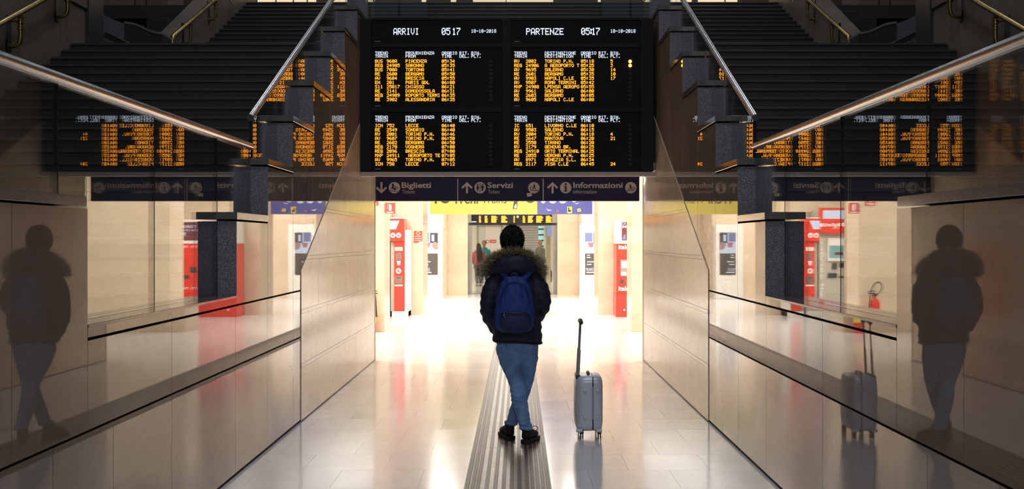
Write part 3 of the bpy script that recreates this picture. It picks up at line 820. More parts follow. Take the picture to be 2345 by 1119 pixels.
# ceiling downlights of the hall
li = 0
ROWS = [('first', 16.4, (-4.6, -2.9, 2.7, 4.4), 0.85), ('second', 18.4, (-4.6, -2.9, 2.7, 4.4), 0.85), ('third', 20.3, (-1.3, 1.05), 0.80), ('fourth', 22.3, (-4.6, -2.9, -0.12, 2.7, 4.4), 1.00),
        ('fifth', 27.6, (-4.8, -3.2, 3.0, 4.6), 1.50), ('sixth', 30.2, (-4.8, -3.2, 3.0, 4.6), 1.50)]
for rn, ly, xs_, pw in ROWS:
    for i, lx in enumerate(xs_):
        lamp('downlight', (lx, ly, HZ - 0.06), 0.5, HALL_LAMP_W * pw, HALL_COL, 'round hall ceiling lamp, %s from the left in the %s row from the passage' % (('first', 'second', 'third', 'fourth', 'last')[i], rn), 'hall lamps', M['lamp_glow'])
for rn, ly in (('nearer', 24.1), ('middle', 25.2), ('farther', 28.0)):
    for cn, lx in (('left', -1.75), ('right', 1.5)):
        lamp('spotlight', (lx, ly, HZ - 0.06), 0.12, 4.0, HALL_COL, 'small ceiling spotlight %s of the guide strip, %s of three' % (cn, rn), 'hall spotlights', M['lamp_glow'])
for rn, ly in (('nearest the passage', 21.2), ('second', 23.9), ('third', 26.6), ('fourth', 29.3), ('farthest', 32.0)):
    e_ = empty('ceiling_panel', (-0.12, ly, HZ - 0.03), 'long luminous ceiling panel over the guide strip, ' + rn, 'lamp', 'ceiling panels')
    for a, b, c, d in ((-0.86, -0.82, -1.2, 1.2), (0.82, 0.86, -1.2, 1.2), (-0.82, 0.82, -1.2, -1.16), (-0.82, 0.82, 1.16, 1.2)):
        MB().box(-0.12 + a, -0.12 + b, ly + c, ly + d, HZ - 0.04, HZ).build('frame', M['white_paint'], e_)
    ld = bpy.data.lights.new('panel_light', 'AREA'); ld.shape = 'RECTANGLE'; ld.size = 1.62; ld.size_y = 2.3; ld.energy = PANEL_W; ld.color = HALL_COL
    lo = bpy.data.objects.new('panel_light', ld); COL.objects.link(lo); lo.parent = e_
for cn, lx, ly in (('left', -1.6, 38.0), ('right', 1.2, 38.0), ('far left', -1.6, 43.0), ('far right', 1.2, 43.0)):
    lamp('downlight', (lx, ly, HZ - 0.06), 0.26, HALL_LAMP_W * 0.8, (1.0, 0.86, 0.68), 'round downlight in the vestibule beyond the glass entrance, %s' % cn, 'hall downlights', M['lamp_glow'])

# ================================================================== INFORMATION BOARD
YB = 13.80
BD = empty('information_board', (CXP, YB, 2.44), 'large black train information board with yellow and white dot-matrix text', 'information board')
def bx(p0, p1, q0, q1, y0, y1, nm, mat, par, **kw):
    return MB().box(X_(p0, YB), X_(p1, YB), y0, y1, Z_(q1, YB), Z_(q0, YB)).build(nm, mat, par, **kw)
bx(823, 1496.5, 43, 391.5, YB + 0.03, 14.09, 'housing', M['board_frame'], BD, bevel=0.004)
for a, b in ((823, 851), (1149.5, 1169.5), (1467, 1496.5)): bx(a, b, 43, 391.5, YB - 0.012, YB + 0.03, 'frame_post', M['board_frame'], BD, bevel=0.003)
for a, b in ((851, 1149.5), (1169.5, 1467)):
    for q0, q1 in ((43, 46), (98, 108), (245, 256), (389.5, 391.5)): bx(a, b, q0, q1, YB - 0.006, YB + 0.03, 'frame_rail', M['board_frame'], BD)
HX = (('ARRIVI', 901, '05 17', 1011, 1079, 859), ('PARTENZE', 1205, '05:17', 1330.5, 1398, 1177.7))
DATA = [
 [[('BUS','960A','PIACENZA','05:34',''),('REG','24905','SARONNO','05:35',''),('BUS','700A','TORTONA','05:41',''),('RE','2600','BERGAMO','05:50',''),('AV','9604','BRESCIA','05:55',''),
   ('EN','201','PARIS GDL','06:00',''),('S11','25017','CHIASSO','06:21',''),('RE','2141','DOMODOSSOLA','06:31',''),('REG','24909','ROPORTO TERMI','06:35',''),('RE','3902','ALESSANDRIA','06:35','')],
  [('ICN','752','LECCE','06:40',''),('RE','2549','SONDRIO','06:40',''),('RV','2001','TORINO P.N.','06:46',''),('AV','9607','TORINO P.N.','06:50',''),('RE','2602','BERGAMO','06:50',''),
   ('REG','2178','VOGHERA','07:00',''),('REG','2096','BRESCIA','07:00',''),('MXP','24911',' AEROPORTO TE','07:05',''),('AV','9965','TORINO P.N.','07:05',''),('ICN','758','LECCE','07:12','')]],
 [[('RV','2002','TORINO P.N.','05:18','5'),('REG','24906','A AEROPORTO T','05:25','3'),('AV','9695','SALERNO','05:30','14'),('RE','2601','BERGAMO','05:35','10'),('AV','9903','NAPOLI C.LE','05:35','17'),
   ('AV','9507','ROMA TERMINI','05:42',''),('MXP','24908','LPENSA AEROPO','05:55',''),('AV','9961','SALERNO','06:00',''),('RE','2603','BERGAMO','06:05',''),('AV','9605','NAPOLI C.LE','06:08','')],
  [('IC','651','LIVORNO C.LE','06:10',''),('AV','9503','SALERNO','06:15',''),('RV','2004','TORINO P.N.','06:18','4'),('RE','2647','MANTOVA','06:20','21'),('RE','2550','TIRANO','06:20',''),
   ('RV','2179','GENOVA BR.','06:25',''),('REG','24910','ORTO TERMINAL','06:25',''),('RE','2055','VERONA P.N.','06:25',''),('AV','8971','VENEZIA S.L.','06:34',''),('REG','2117','PISA C.LE','06:45','24')]]]
for h, (title, tx, clock, kx, dx_, x0) in enumerate(HX):
    a, b = ((851.5, 1149), (1170, 1466.5))[h]
    hp = bx(a, b, 46.5, 97.5, YB + 0.006, YB + 0.029, 'header_panel', M['board_black'], BD)
    YT = YB + 0.004
    led_text(title, tx, 72, (1.66 if h == 0 else 1.82), 2.15, YT, M['led_white'], hp, 'title_text')
    led_text('05', kx + 0.5, 71.8, 1.83, 2.3, YT, M['led_white'], hp, 'clock_text', 5.75)
    led_text('17', kx + 24.3, 71.8, 1.83, 2.3, YT, M['led_white'], hp, 'clock_text', 5.3)
    if ':' in clock: led_text(':', kx + 20.0, 71.8, 1.6, 2.3, YT, M['led_white'], hp, 'clock_text')
    led_text('18-10-2018', dx_, 71, 0.97, 1.12, YT, M['led_white'], hp, 'date_text')
    MB().box(X_(x0 + 0, YB), X_(x0 + 12, YB), YB + 0.004, YB + 0.006, Z_(95.2, YB), Z_(94.0, YB)).build('maker_mark', M['sign_grey'], hp)
    c_num, c_dst, c_tim, c_rit, c_bin = x0 + 26.6, x0 + 70, x0 + 152.7, x0 + 193.2, x0 + 220.4
    for pnl, (q0, q1, hy, ry, rows) in enumerate(((108.5, 244.5, 124.8, 139.9, DATA[h][0]), (256.5, 389, 271.6, 287.3, DATA[h][1]))):
        pp = bx(a, b, q0, q1, YB + 0.006, YB + 0.029, 'list_panel', M['board_black'], BD)
        for (t1, t2, cx_) in (('TRENO', 'TRAIN', x0), (('PROVENIENZA', 'FROM') if h == 0 else ('DESTINAZIONE', 'DESTINATION')) + (c_dst,), ('ORARIO', 'TIME', c_tim), ('RIT.', 'DEL.', c_rit), ('BIN.', 'PLT.', c_bin)):
            led_text(t1, cx_, hy - 3.4, 1.0, 0.99, YT, M['led_white'], pp, 'heading_text')
            led_text(t2, cx_, hy + 3.9, 1.0, 0.99, YT, M['led_white'], pp, 'heading_text')
        for i, (c1, c2, c3, c4, c5) in enumerate(rows):
            yy = ry + i * 9.76
            for t_, cx_ in ((c1, x0), (c2, c_num), (c3, c_dst), (c4, c_tim), (c5, c_bin)):
                if t_: led_text(t_, cx_, yy, 1.02, 1.06, YT, M['led_yellow'], pp, 'row_text')
            # unlit lamp pair at the end of each row
            MB().box(X_(x0 + 261, YB), X_(x0 + 269, YB), YB + 0.003, YB + 0.006, Z_(yy + 3, YB), Z_(yy - 3, YB)).build('row_lamp', M['led_off'], pp)
        MB().box(X_(x0 + 0, YB), X_(x0 + 12, YB), YB + 0.004, YB + 0.006, Z_(q1 - 1.6, YB), Z_(q1 - 2.8, YB)).build('maker_mark', M['sign_grey'], pp)
for yy in (140.6, 150.0):
    MB().ball((X_(1443, YB), YB - 0.002, Z_(yy, YB)), (0.020, 0.010, 0.020)).build('boarding_lamp', M['led_amber'], BD, label='glowing amber boarding lamp', smooth=True)

# ================================================================== BLUE DIRECTION SIGN
YS = 15.26
SG = empty('direction_sign', (CXP, YS, 2.13), 'dark blue hanging sign with arrows for tickets, toilets and information', 'sign')
def sx(p): return X_(p, YS)
def sz(p): return Z_(p, YS)
MB().box(sx(852.5), sx(1464.5), YS, YS + 0.12, sz(460), sz(404.5)).build('sign_body', M['sign_navy'], SG, bevel=0.004)
MB().box(sx(851.8), sx(1465.2), YS - 0.004, YS + 0.12, sz(405.2), sz(402.5)).build('top_rail', M['board_frame'], SG)
yF = YS - 0.002
def plate(pts, nm, mat=None, y=yF, par=SG, t=0.0015):
    return MB().prism([(sx(a), sz(b)) for a, b in pts], 'y', y - t, y + t).build(nm, mat or M['sign_grey'], par)
def circ(cx, cy, r, n=40, a0=0, a1=2*math.pi): return [(cx + r*math.cos(a0 + (a1-a0)*i/n), cy + r*math.sin(a0 + (a1-a0)*i/n)) for i in range(n)]
def arrow(cx, up):
    d = -1 if up else 1; c = 429.6
    P = [(-2.3, -12.8*d), (2.3, -12.8*d), (2.3, 5.0*d), (9.6, -2.2*d), (12.8, 1.0*d), (0, 13.0*d), (-12.8, 1.0*d), (-9.6, -2.2*d), (-2.3, 5.0*d)]
    return plate([(cx + a, c + b) for a, b in P], 'arrow')
def disc(cx): return plate(circ(cx, 429.6, 13.0), 'icon_disc')
def stroke(par, pts, wd, mat=None, nm='pictogram', y=yF - 0.003):
    """thin bars between successive points"""
    mb = MB()
    for (a, b), (c, d) in zip(pts[:-1], pts[1:]):
        L_ = math.hypot(c - a, d - b) or 1; nx, ny = -(d - b)/L_*wd/2, (c - a)/L_*wd/2
        ex, ey = (c - a)/L_*wd*0.3, (d - b)/L_*wd*0.3
        mb.prism([(sx(a-ex+nx), sz(b-ey+ny)), (sx(c+ex+nx), sz(d+ey+ny)), (sx(c+ex-nx), sz(d+ey-ny)), (sx(a-ex-nx), sz(b-ey-ny))], 'y', y - 0.001, y + 0.001)
    return mb.build(nm, mat or M['sign_navy'], par)
arrow(873.5, False); arrow(1069.4, True); arrow(1265.4, True)
for xd in (1048.2, 1244.0): plate([(xd - 1, 408.5), (xd + 1, 408.5), (xd + 1, 459), (xd - 1, 459)], 'divider')
yI = yF - 0.003
d1 = disc(903.3)
plate([(897.5, 421), (901.5, 420), (902, 432), (898, 433)], 'pictogram', M['sign_navy'], yI, d1)
stroke(d1, [(894.5, 431), (896, 430), (910, 431.5)], 1.2); stroke(d1, [(894.5, 433.5), (896, 437), (911, 438)], 1.4); stroke(d1, [(902, 425), (907, 428), (912, 430.5)], 1.3)
plate(circ(904, 433, 2.6, 14), 'pictogram', M['sign_navy'], yI, d1)
d2 = disc(1099.4)
for px_, skirt in ((1093.8, 1), (1105.0, 0)):
    plate(circ(px_, 422.5, 1.7, 14), 'pictogram', M['sign_navy'], yI, d2)
    if skirt: plate([(px_ - 1.6, 424.8), (px_ + 1.6, 424.8), (px_ + 3.2, 432.5), (px_ + 1.4, 432.5), (px_ + 1.2, 437.5), (px_ - 1.2, 437.5), (px_ - 1.4, 432.5), (px_ - 3.2, 432.5)], 'pictogram', M['sign_navy'], yI, d2)
    else: plate([(px_ - 2.9, 424.8), (px_ + 2.9, 424.8), (px_ + 2.9, 431), (px_ + 1.7, 431), (px_ + 1.5, 437.5), (px_ - 1.5, 437.5), (px_ - 1.7, 431), (px_ - 2.9, 431)], 'pictogram', M['sign_navy'], yI, d2)
plate([(1098.7, 419.5), (1100.1, 419.5), (1100.1, 439.5), (1098.7, 439.5)], 'pictogram', M['sign_navy'], yI, d2)
def walker(cx, flip):
    d = disc(cx)
    f = -1 if flip else 1
    q = lambda a, b: (cx + f*a, 429.6 + b)
    plate([(x_, y_) for x_, y_ in circ(q(1.2, -6.5)[0], 429.6 - 6.5, 1.4, 12)], 'pictogram', M['sign_navy'], yI, d)
    stroke(d, [q(1.0, -4.6), q(0.2, 0.2)], 2.6); stroke(d, [q(0.2, 0), q(3.0, 2.2), q(3.6, 5.0)], 1.5); stroke(d, [q(0.2, 0), q(-1.6, 3), q(-3.6, 5.0)], 1.5)
    stroke(d, [q(1.0, -4), q(3.6, -1.4)], 1.1); stroke(d, [q(1.0, -4), q(-2.2, -1.2)], 1.1)
    stroke(d, [q(-2, 0.2), q(-7.5, -0.4), q(-9.5, 1.2), q(-8.6, 3.6), q(-6.0, 3.8), q(-6, 6.4), q(7.5, 6.8)], 1.1)
    plate([q(6.6, 4.8), q(10, 6.8), q(6.6, 8.8)], 'pictogram', M['sign_navy'], yI, d)
    return d
walker(1222.6, False); walker(1444.5, True)
d4 = disc(1295.4)
plate(circ(1295.6, 421.6, 2.5, 18), 'pictogram', M['sign_navy'], yI, d4)
plate([(1291.2, 425.6), (1297.6, 425.6), (1297.6, 436.6), (1299.8, 436.9), (1299.8, 438.3), (1290.8, 438.3), (1290.8, 436.9), (1293.4, 436.6), (1293.4, 427.2), (1291.2, 426.9)], 'pictogram', M['sign_navy'], yI, d4)
plate([(1206, 442.5), (1217, 440.8), (1218.2, 448.6), (1207.4, 450.2)], 'sticker', M['grey_panel'], yI)
k = YS / F
for t_, a, b, base, cap, bold in (('Biglietti', 920, 987, 429.8, 12.9*k, 0.022), ('Tickets', 921.5, 950, 442.8, 8.3*k, 0.0), ('Servizi', 1116.5, 1174.6, 429.8, 12.9*k, 0.022), ('Toilets', 1117.5, 1144, 442.8, 8.3*k, 0.0),
                                  ('Informazioni', 1312.8, 1425.8, 429.8, 12.9*k, 0.022), ('Information', 1312.8, 1366, 442.8, 8.3*k, 0.0)):
    lettering(t_, sx(a), sx(b), sz(base), cap, yF - 0.001, M['sign_grey'], SG, bold)

# ================================================================== HALL FURNITURE
# overhead yellow / blue sign
YO = 25.3
OH = empty('overhead_sign', (CXP, YO, 2.2), 'backlit yellow and blue overhead sign spanning between the hall pillars', 'sign')
ox = lambda p: X_(p, YO)
oz = lambda p: Z_(p, YO)
MB().box(ox(985), ox(1230.3), YO, YO + 0.16, oz(490), oz(432)).build('yellow_field', M['yellow_sign'], OH)
MB().box(ox(1230.6), ox(1356.5), YO, YO + 0.16, oz(490), oz(432)).build('blue_field', M['blue_sign'], OH)
ko = YO / F
lettering('Treni', ox(1036.5), ox(1095), oz(465.5), 20*ko, YO - 0.002, M['sign_black'], OH, 0.022)
lettering('Trains', ox(1103), ox(1160), oz(465), 20*ko, YO - 0.002, M['sign_black'], OH)
def oplate(pts, nm, mat, y=YO - 0.002): return MB().prism([(ox(a), oz(b)) for a, b in pts], 'y', y - 0.0015, y + 0.0015).build(nm, mat, OH)
oplate([(1177.5, 455), (1186, 455), (1183.5, 478.5), (1174.5, 478)], 'sticker', M['sign_black'])
oplate([(1179, 470), (1182, 466), (1183, 475), (1179, 477.5), (1177.5, 474)], 'sticker_print', M['white_print'], YO - 0.0055)
oplate(circ(1214.5, 452, 12.5, 30), 'icon_disc', M['sign_black'])
oplate(circ(1019.5, 453, 12.5, 30), 'icon_disc', M['sign_black'])
oplate([(995.5, 466), (1000.5, 466), (1000.5, 449), (1007.5, 456), (1011, 452.5), (998, 440), (985.2, 452.5), (988.5, 456), (995.5, 449)], 'arrow', M['sign_black'])
oplate([(1238.5, 452), (1249.5, 452), (1249.5, 461.5), (1244, 466), (1238.5, 461.5)], 'arrow', M['screen_white'])
for cx_, cr in ((1266, 9.5), (1288.5, 9.5), (1314.5, 6.5)): oplate(circ(cx_, 456 if cr > 8 else 456.3, cr, 30), 'icon_disc', M['screen_white'])
oplate([(1250.5, 477), (1256, 480), (1264, 480.2), (1256, 482.6)], 'sticker', M['white_print'])
oplate([(1316, 466), (1328, 463.8), (1321, 466.8)], 'sticker', M['white_print'])
oplate([(1275, 481), (1279, 481), (1279, 485), (1275, 485)], 'sticker', M['red_sign'])
oplate([(1299, 473), (1310, 473), (1310, 488), (1299, 488)], 'sticker', M['sticker_yellow'])
oplate([(1301, 475), (1304, 475), (1303.5, 480), (1308, 480), (1307, 485), (1301, 485)], 'sticker_print', M['sign_black'], YO - 0.0055)
oplate([(1321.5, 478.5), (1329, 476.5), (1331, 483.5), (1323.5, 485)], 'sticker', M['sticker_yellow'])
oplate([(1325, 480), (1328, 479.3), (1328.6, 482), (1325.6, 482.6)], 'sticker_print', M['red_sign'], YO - 0.0055)

for hx_ in (1000, 1170, 1340): MB().tube([(ox(hx_), YO + 0.08, oz(432)), (ox(hx_), YO + 0.08, HZ)], 0.012, n=8).build('hanger', M['chrome'], OH)
# grey self-service ticket machine with red arched header (seen best in the right-hand glass)
YM = 23.85
TM = empty('ticket_machine', (-2.88, 24.2, 0), 'grey self-service ticket machine with red arched header by the left pillar', 'ticket machine')
mx0, mx1 = -3.26, -2.70
MB().box(mx0, mx1, YM + 0.08, YM + 0.68, 0.0, 2.27).build('cabinet', M['grey_panel'], TM, bevel=0.015)
MB().box(mx0 - 0.02, mx1 + 0.0, YM - 0.02, YM + 0.08, 0.0, 0.12).build('plinth', M['machine_white'], TM, bevel=0.01)
arch = [(mx0 - 0.01, 2.29), (mx1 + 0.01, 2.29), (mx1 + 0.01, 1.80)] + [(mx1 + 0.01 - (mx1 - mx0 + 0.02) * i / 8, 1.80 - 0.05 * math.sin(math.pi * i / 8)) for i in range(1, 8)] + [(mx0 - 0.01, 1.80)]
hd = MB().prism(arch, 'y', YM - 0.02, YM + 0.085).build('header', M['red_gloss'], TM)
MB().box(mx0 + 0.03, mx1 - 0.06, YM - 0.026, YM - 0.021, 2.06, 2.24).build('light_box', M['screen_white'], hd)
lettering('Biglietti', mx0 + 0.13, mx1 - 0.08, 1.905, 0.075, YM - 0.024, M['white_print'], hd, 0.03)
lettering('Tickets', mx0 + 0.14, mx0 + 0.30, 1.85, 0.035, YM - 0.024, M['white_print'], hd)
MB().lathe([(0.0005, 0), (0.045, 0), (0.045, 0.003)], (mx0 + 0.065, YM - 0.0245, 1.94), 'y').build('badge', M['white_print'], hd)
MB().lathe([(0.0005, 0), (0.04, 0), (0.04, 0.003)], (mx1 - 0.03, YM - 0.0245, 1.93), 'y').build('badge', M['white_print'], hd)
sc_ = MB().box(mx0 + 0.02, mx1 - 0.18, YM + 0.035, YM + 0.08, 1.17, 1.66).build('screen_bezel', M['machine_white'], TM, bevel=0.01)
MB().box(mx0 + 0.045, mx1 - 0.21, YM + 0.03, YM + 0.034, 1.24, 1.50).build('screen', M['screen_teal'], sc_)
MB().box(mx0 + 0.06, mx1 - 0.32, YM + 0.027, YM + 0.0295, 1.30, 1.36).build('screen_banner', M['screen_red'], sc_)
for a, b, c, d in ((0.03, 0.13, 1.04, 1.13), (0.18, 0.29, 1.00, 1.13), (0.03, 0.14, 0.82, 0.86), (0.18, 0.38, 0.82, 0.92)):
    MB().box(mx0 + a, mx0 + b, YM + 0.065, YM + 0.0815, c, d).build('slot', M['slot_dark'], TM)
lettering('self service', mx1 - 0.03, mx1 - 0.03 + 1.35, 0.30, 0.075, YM + 0.077, M['white_print'], TM, 0.02, 'vertical_lettering', axis='v')

# red vending panel right beside it
RM = empty('red_ticket_kiosk', (-2.44, 24.2, 0), 'slim red kiosk with round white icons and card slot, beside the left pillar', 'kiosk')
rx = lambda p: X_(p, YM)
rz = lambda p: Z_(p, YM)
MB().box(rx(902.8), rx(926), YM, YM + 0.6, 0.12, rz(551)).build('cabinet', M['red_gloss'], RM, bevel=0.006)
MB().box(rx(926.2), rx(935), YM + 0.02, YM + 0.65, 0.0, rz(526)).build('side_frame', M['machine_white'], RM, bevel=0.006)
MB().box(rx(897.5), rx(935), YM - 0.01, YM + 0.62, 0.0, 0.118).build('plinth', M['machine_white'], RM, bevel=0.005)
MB().box(rx(894), rx(902.6), YM + 0.075, YM + 0.6, 0.12, rz(553)).build('text_column', M['grey_panel'], RM)
h2 = MB().box(rx(893.2), rx(926), YM - 0.05, YM + 0.6, rz(552), rz(500.5)).build('header', M['red_gloss'], RM, bevel=0.006)
MB().box(rx(893.2), rx(926), YM - 0.05, YM + 0.6, rz(500.3), rz(497.5)).build('header_top', M['machine_white'], RM)
def rp(pts, nm, mat, par, y=YM - 0.002): return MB().prism([(rx(a), rz(b)) for a, b in pts], 'y', y - 0.0015, y + 0.0015).build(nm, mat, par)
rp([(892.5, 505), (915.5, 505), (907, 524.5), (892.5, 525)], 'header_panel', M['screen_white'], h2, YM - 0.052)
for cx_ in (900.5, 913.5):
    rp(circ(cx_, 538.5, 5.8, 24), 'icon_disc', M['white_print'], h2, YM - 0.052)
    rp([(cx_ - 3, 537), (cx_ + 3, 538.5), (cx_ + 2.5, 541), (cx_ - 3, 541)], 'icon', M['red_sign'], h2, YM - 0.0555)
rp([(904, 565.5), (922, 565.5), (922, 574), (904, 574)], 'sticker', M['white_print'], RM)
rp([(912, 567), (917, 567), (917, 572.5), (912, 572.5)], 'sticker_print', M['sticker_yellow'], RM, YM - 0.0055)
rp([(906, 578), (919.5, 578), (919.5, 595), (906, 595)], 'reader_recess', M['red_sign'], RM)
rp([(909, 580.5), (918.5, 580.5), (918.5, 593), (909, 593)], 'card_reader', M['chrome'], RM, YM - 0.0055)
rp([(908.5, 597), (917.5, 597), (916, 607), (910.5, 607)], 'label_plate', M['white_print'], RM)
rp(circ(912.5, 620, 6.3, 26), 'icon_disc', M['white_print'], RM)
rp([(909, 619), (913, 616), (914, 620), (917, 620), (913, 624)], 'icon', M['red_sign'], RM, YM - 0.0055)
rp([(905.5, 632), (921, 632), (921, 648.5), (905.5, 648.5)], 'ticket_tray', M['chrome'], RM)
rp([(908.5, 635), (917.5, 635), (917.5, 636.6), (908.5, 636.6)], 'ticket_slot', M['slot_dark'], RM, YM - 0.0055)
rp([(904, 651.5), (922.5, 651.5), (922.5, 655), (904, 655)], 'label_plate', M['white_print'], RM)
lettering('self service', rx(902), rx(902) + 1.2, 0.2, 0.05, YM + 0.072, M['sign_grey'], RM, 0.02, 'vertical_lettering', axis='v')

# red machine on the right, partly behind the near pillar
VM = empty('red_ticket_machine', (2.6, 24.2, 0), 'tall red and white ticket machine half hidden by the right pillar', 'ticket machine')
VX0, VX1 = rx(1410.5), 3.14
MB().box(VX0, VX1, YM, YM + 0.7, 0.0, rz(672)).build('base_cabinet', M['red_gloss'], VM, bevel=0.006)
MB().box(VX0 + 0.01, VX1 - 0.01, YM + 0.012, YM + 0.7, rz(672) + 0.002, rz(558)).build('cabinet', M['red_gloss'], VM, bevel=0.006)
vh = MB().box(VX0 + 0.015, VX1 - 0.01, YM + 0.006, YM + 0.7, rz(558) + 0.002, rz(503)).build('header', M['machine_white'], VM, bevel=0.006)
vs = MB().box(rx(1424), VX1 - 0.06, YM - 0.001, YM + 0.006, rz(550), rz(508)).build('poster_screen', M['screen_red'], vh)
lettering('CA', rx(1425), rx(1433), rz(514), 0.045, YM - 0.003, M['screen_white'], vs)
lettering('MILANO TORINO', rx(1425.5), VX1 - 0.08, rz(521.5), 0.055, YM - 0.003, M['screen_white'], vs, 0.02)
lettering('VIAGGI IN SMART', rx(1440), VX1 - 0.08, rz(529), 0.040, YM - 0.003, M['screen_white'], vs)
lettering('99€', VX1 - 0.28, VX1 - 0.10, rz(539.5), 0.075, YM - 0.003, M['screen_white'], vs, 0.03)
MB().prism([(rx(1425), rz(548)), (rx(1433), rz(548)), (rx(1433), rz(536)), (rx(1428), rz(538))], 'y', YM - 0.004, YM - 0.002).build('poster_figure', M['screen_blue'], vs)
for zz in (570, 665): lettering('italo', rx(1416.5), rx(1442), rz(zz), 0.095, YM + 0.009, M['white_print'], VM, 0.03)
for zz in (567, 662): lettering('BIGLIETTI - TICKETS', rx(1450), VX1 - 0.04, rz(zz), 0.045, YM + 0.009, M['white_print'], VM, 0.02)
def vp(a, b, c, d, nm, mat, y=YM + 0.006): return MB().box(rx(a), rx(b), y, y + 0.006, rz(d), rz(c)).build(nm, mat, VM)
vp(1421, 1447, 594, 632, 'screen', M['screen_skin']); vp(1423, 1446, 598, 613, 'screen_picture', M['screen_white'], YM + 0.004); vp(1422, 1434, 622, 630, 'screen_picture', M['white_print'], YM + 0.004)
vp(1420.5, 1429, 640.5, 649, 'card_slot', M['slot_dark'])
for a, c, d in ((0.10, 596, 600), (0.10, 604, 607), (0.10, 611, 622), (0.36, 611, 624), (0.22, 630, 638)):
    MB().box(VX1 - a - 0.13, VX1 - a, YM + 0.008, YM + 0.013, rz(d), rz(c)).build('slot', M['slot_dark'], VM)
MB().lathe([(0.0005, 0), (0.02, 0), (0.02, 0.004)], (rx(1429.5), YM - 0.004, rz(709)), 'y').build('lock', M['white_print'], VM)

# red notice on the left pillar
NT = empty('notice', (X_(957.5, 24.59), 24.59, 1.55), 'red printed notice on the left pillar beside the slim kiosk', 'notice')
n_ = lambda a, b, c, d, nm, mat, y: MB().box(X_(a, 24.59), X_(b, 24.59), y, y + 0.004, Z_(d, 24.59), Z_(c, 24.59)).build(nm, mat, NT)
n_(948.3, 967, 528.5, 555.5, 'sheet', M['red_sign'], 24.592)
n_(959, 967, 552.5, 557, 'torn_corner', M['white_print'], 24.588)
for c in (540, 545, 549): n_(950.5, 965, c, c + 1.1, 'text_line', M['white_print'], 24.590)
MB().lathe([(0.030, 0), (0.038, 0), (0.038, 0.002), (0.030, 0.002)], (X_(957.5, 24.59), 24.590, Z_(533.5, 24.59)), 'y', ring=True).build('emblem', M['white_print'], NT)

# hydrant / extinguisher flag signs at the first left pillar
def flag_sign(x0, x1, z0, z1, y, label, rotz=0):
    E = empty('extinguisher_sign', ((x0+x1)/2, y, z0), label, 'sign', 'extinguisher signs')
    MB().box(x0, x1, y, y + 0.006, z0, z1).build('plate', M['red_sign'], E)
    cx_ = (x0+x1)/2; h_ = z1 - z0
    MB().prism([(cx_ - 0.02, z0 + h_*0.28), (cx_ + 0.025, z0 + h_*0.28), (cx_ + 0.025, z0 + h_*0.75), (cx_ + 0.012, z0 + h_*0.85), (cx_ - 0.008, z0 + h_*0.85), (cx_ - 0.02, z0 + h_*0.75)], 'y', y - 0.003, y - 0.001).build('pictogram', M['white_print'], E)
    MB().tube([(cx_ - 0.008, y - 0.002, z0 + h_*0.86), (cx_ - 0.035, y - 0.002, z0 + h_*0.84), (cx_ - 0.045, y - 0.002, z0 + h_*0.6), (cx_ - 0.042, y - 0.002, z0 + h_*0.42)], 0.004, n=6, sub=3, ref=(0, 1, 0)).build('pictogram_hose', M['white_print'], E)
    MB().box(cx_ - 0.06, cx_ + 0.06, y - 0.003, y - 0.001, z0 + h_*0.07, z0 + h_*0.17).build('caption', M['white_print'], E)
    return E
fs_ = flag_sign(X_(881.5, 19.87), X_(905, 19.87), Z_(489, 19.87), Z_(464, 19.87), 19.87, 'small red extinguisher sign at the edge of the nearest left pillar')
MB().box(-2.34, X_(881.5, 19.87) + 0.004, 19.876, 19.91, Z_(486, 19.87), Z_(467, 19.87)).build('bracket', M['chrome'], fs_)
f2 = flag_sign(-2.62, -2.44, 2.22, 2.42, 19.88, 'small red extinguisher sign high on the nearest left pillar')

# fire extinguisher standing beside the first left pillar
FX, FY = -2.545, 19.70
FE = empty('fire_extinguisher', (FX, FY, 0), 'red fire extinguisher with black hose standing by the nearest left pillar', 'fire extinguisher')
MB().lathe([(0.06, 0.0), (0.085, 0.0), (0.09, 0.03), (0.09, 0.50), (0.075, 0.56), (0.035, 0.60), (0.03, 0.64)], (FX, FY, 0), n=24).build('cylinder', M['red_gloss'], FE, smooth='auto')
MB().lathe([(0.0905, 0.18), (0.0915, 0.18), (0.0915, 0.42), (0.0905, 0.42)], (FX, FY, 0), n=24).build('label_band', M['sticker_yellow'], FE)
MB().box(FX - 0.03, FX + 0.03, FY - 0.03, FY + 0.03, 0.635, 0.68).box(FX - 0.015, FX + 0.12, FY - 0.012, FY + 0.012, 0.68, 0.70).box(FX - 0.015, FX + 0.11, FY - 0.012, FY + 0.012, 0.72, 0.735).build('valve', M['slot_dark'], FE, bevel=0.004)
MB().tube([(FX - 0.03, FY, 0.66), (FX - 0.10, FY, 0.72), (FX - 0.13, FY, 0.80), (FX - 0.08, FY - 0.02, 0.88), (FX, FY - 0.03, 0.86), (FX + 0.06, FY - 0.04, 0.76), (FX + 0.09, FY - 0.05, 0.62), (FX + 0.095, FY - 0.03, 0.45)], 0.011, n=8, sub=4, ref=(0, 1, 0)).build('hose', M['rubber'], FE, smooth=True)
MB().tube([(FX + 0.095, FY - 0.03, 0.46), (FX + 0.095, FY - 0.03, 0.28)], [0.012, 0.024], n=10).build('nozzle', M['rubber'], FE, smooth='auto')

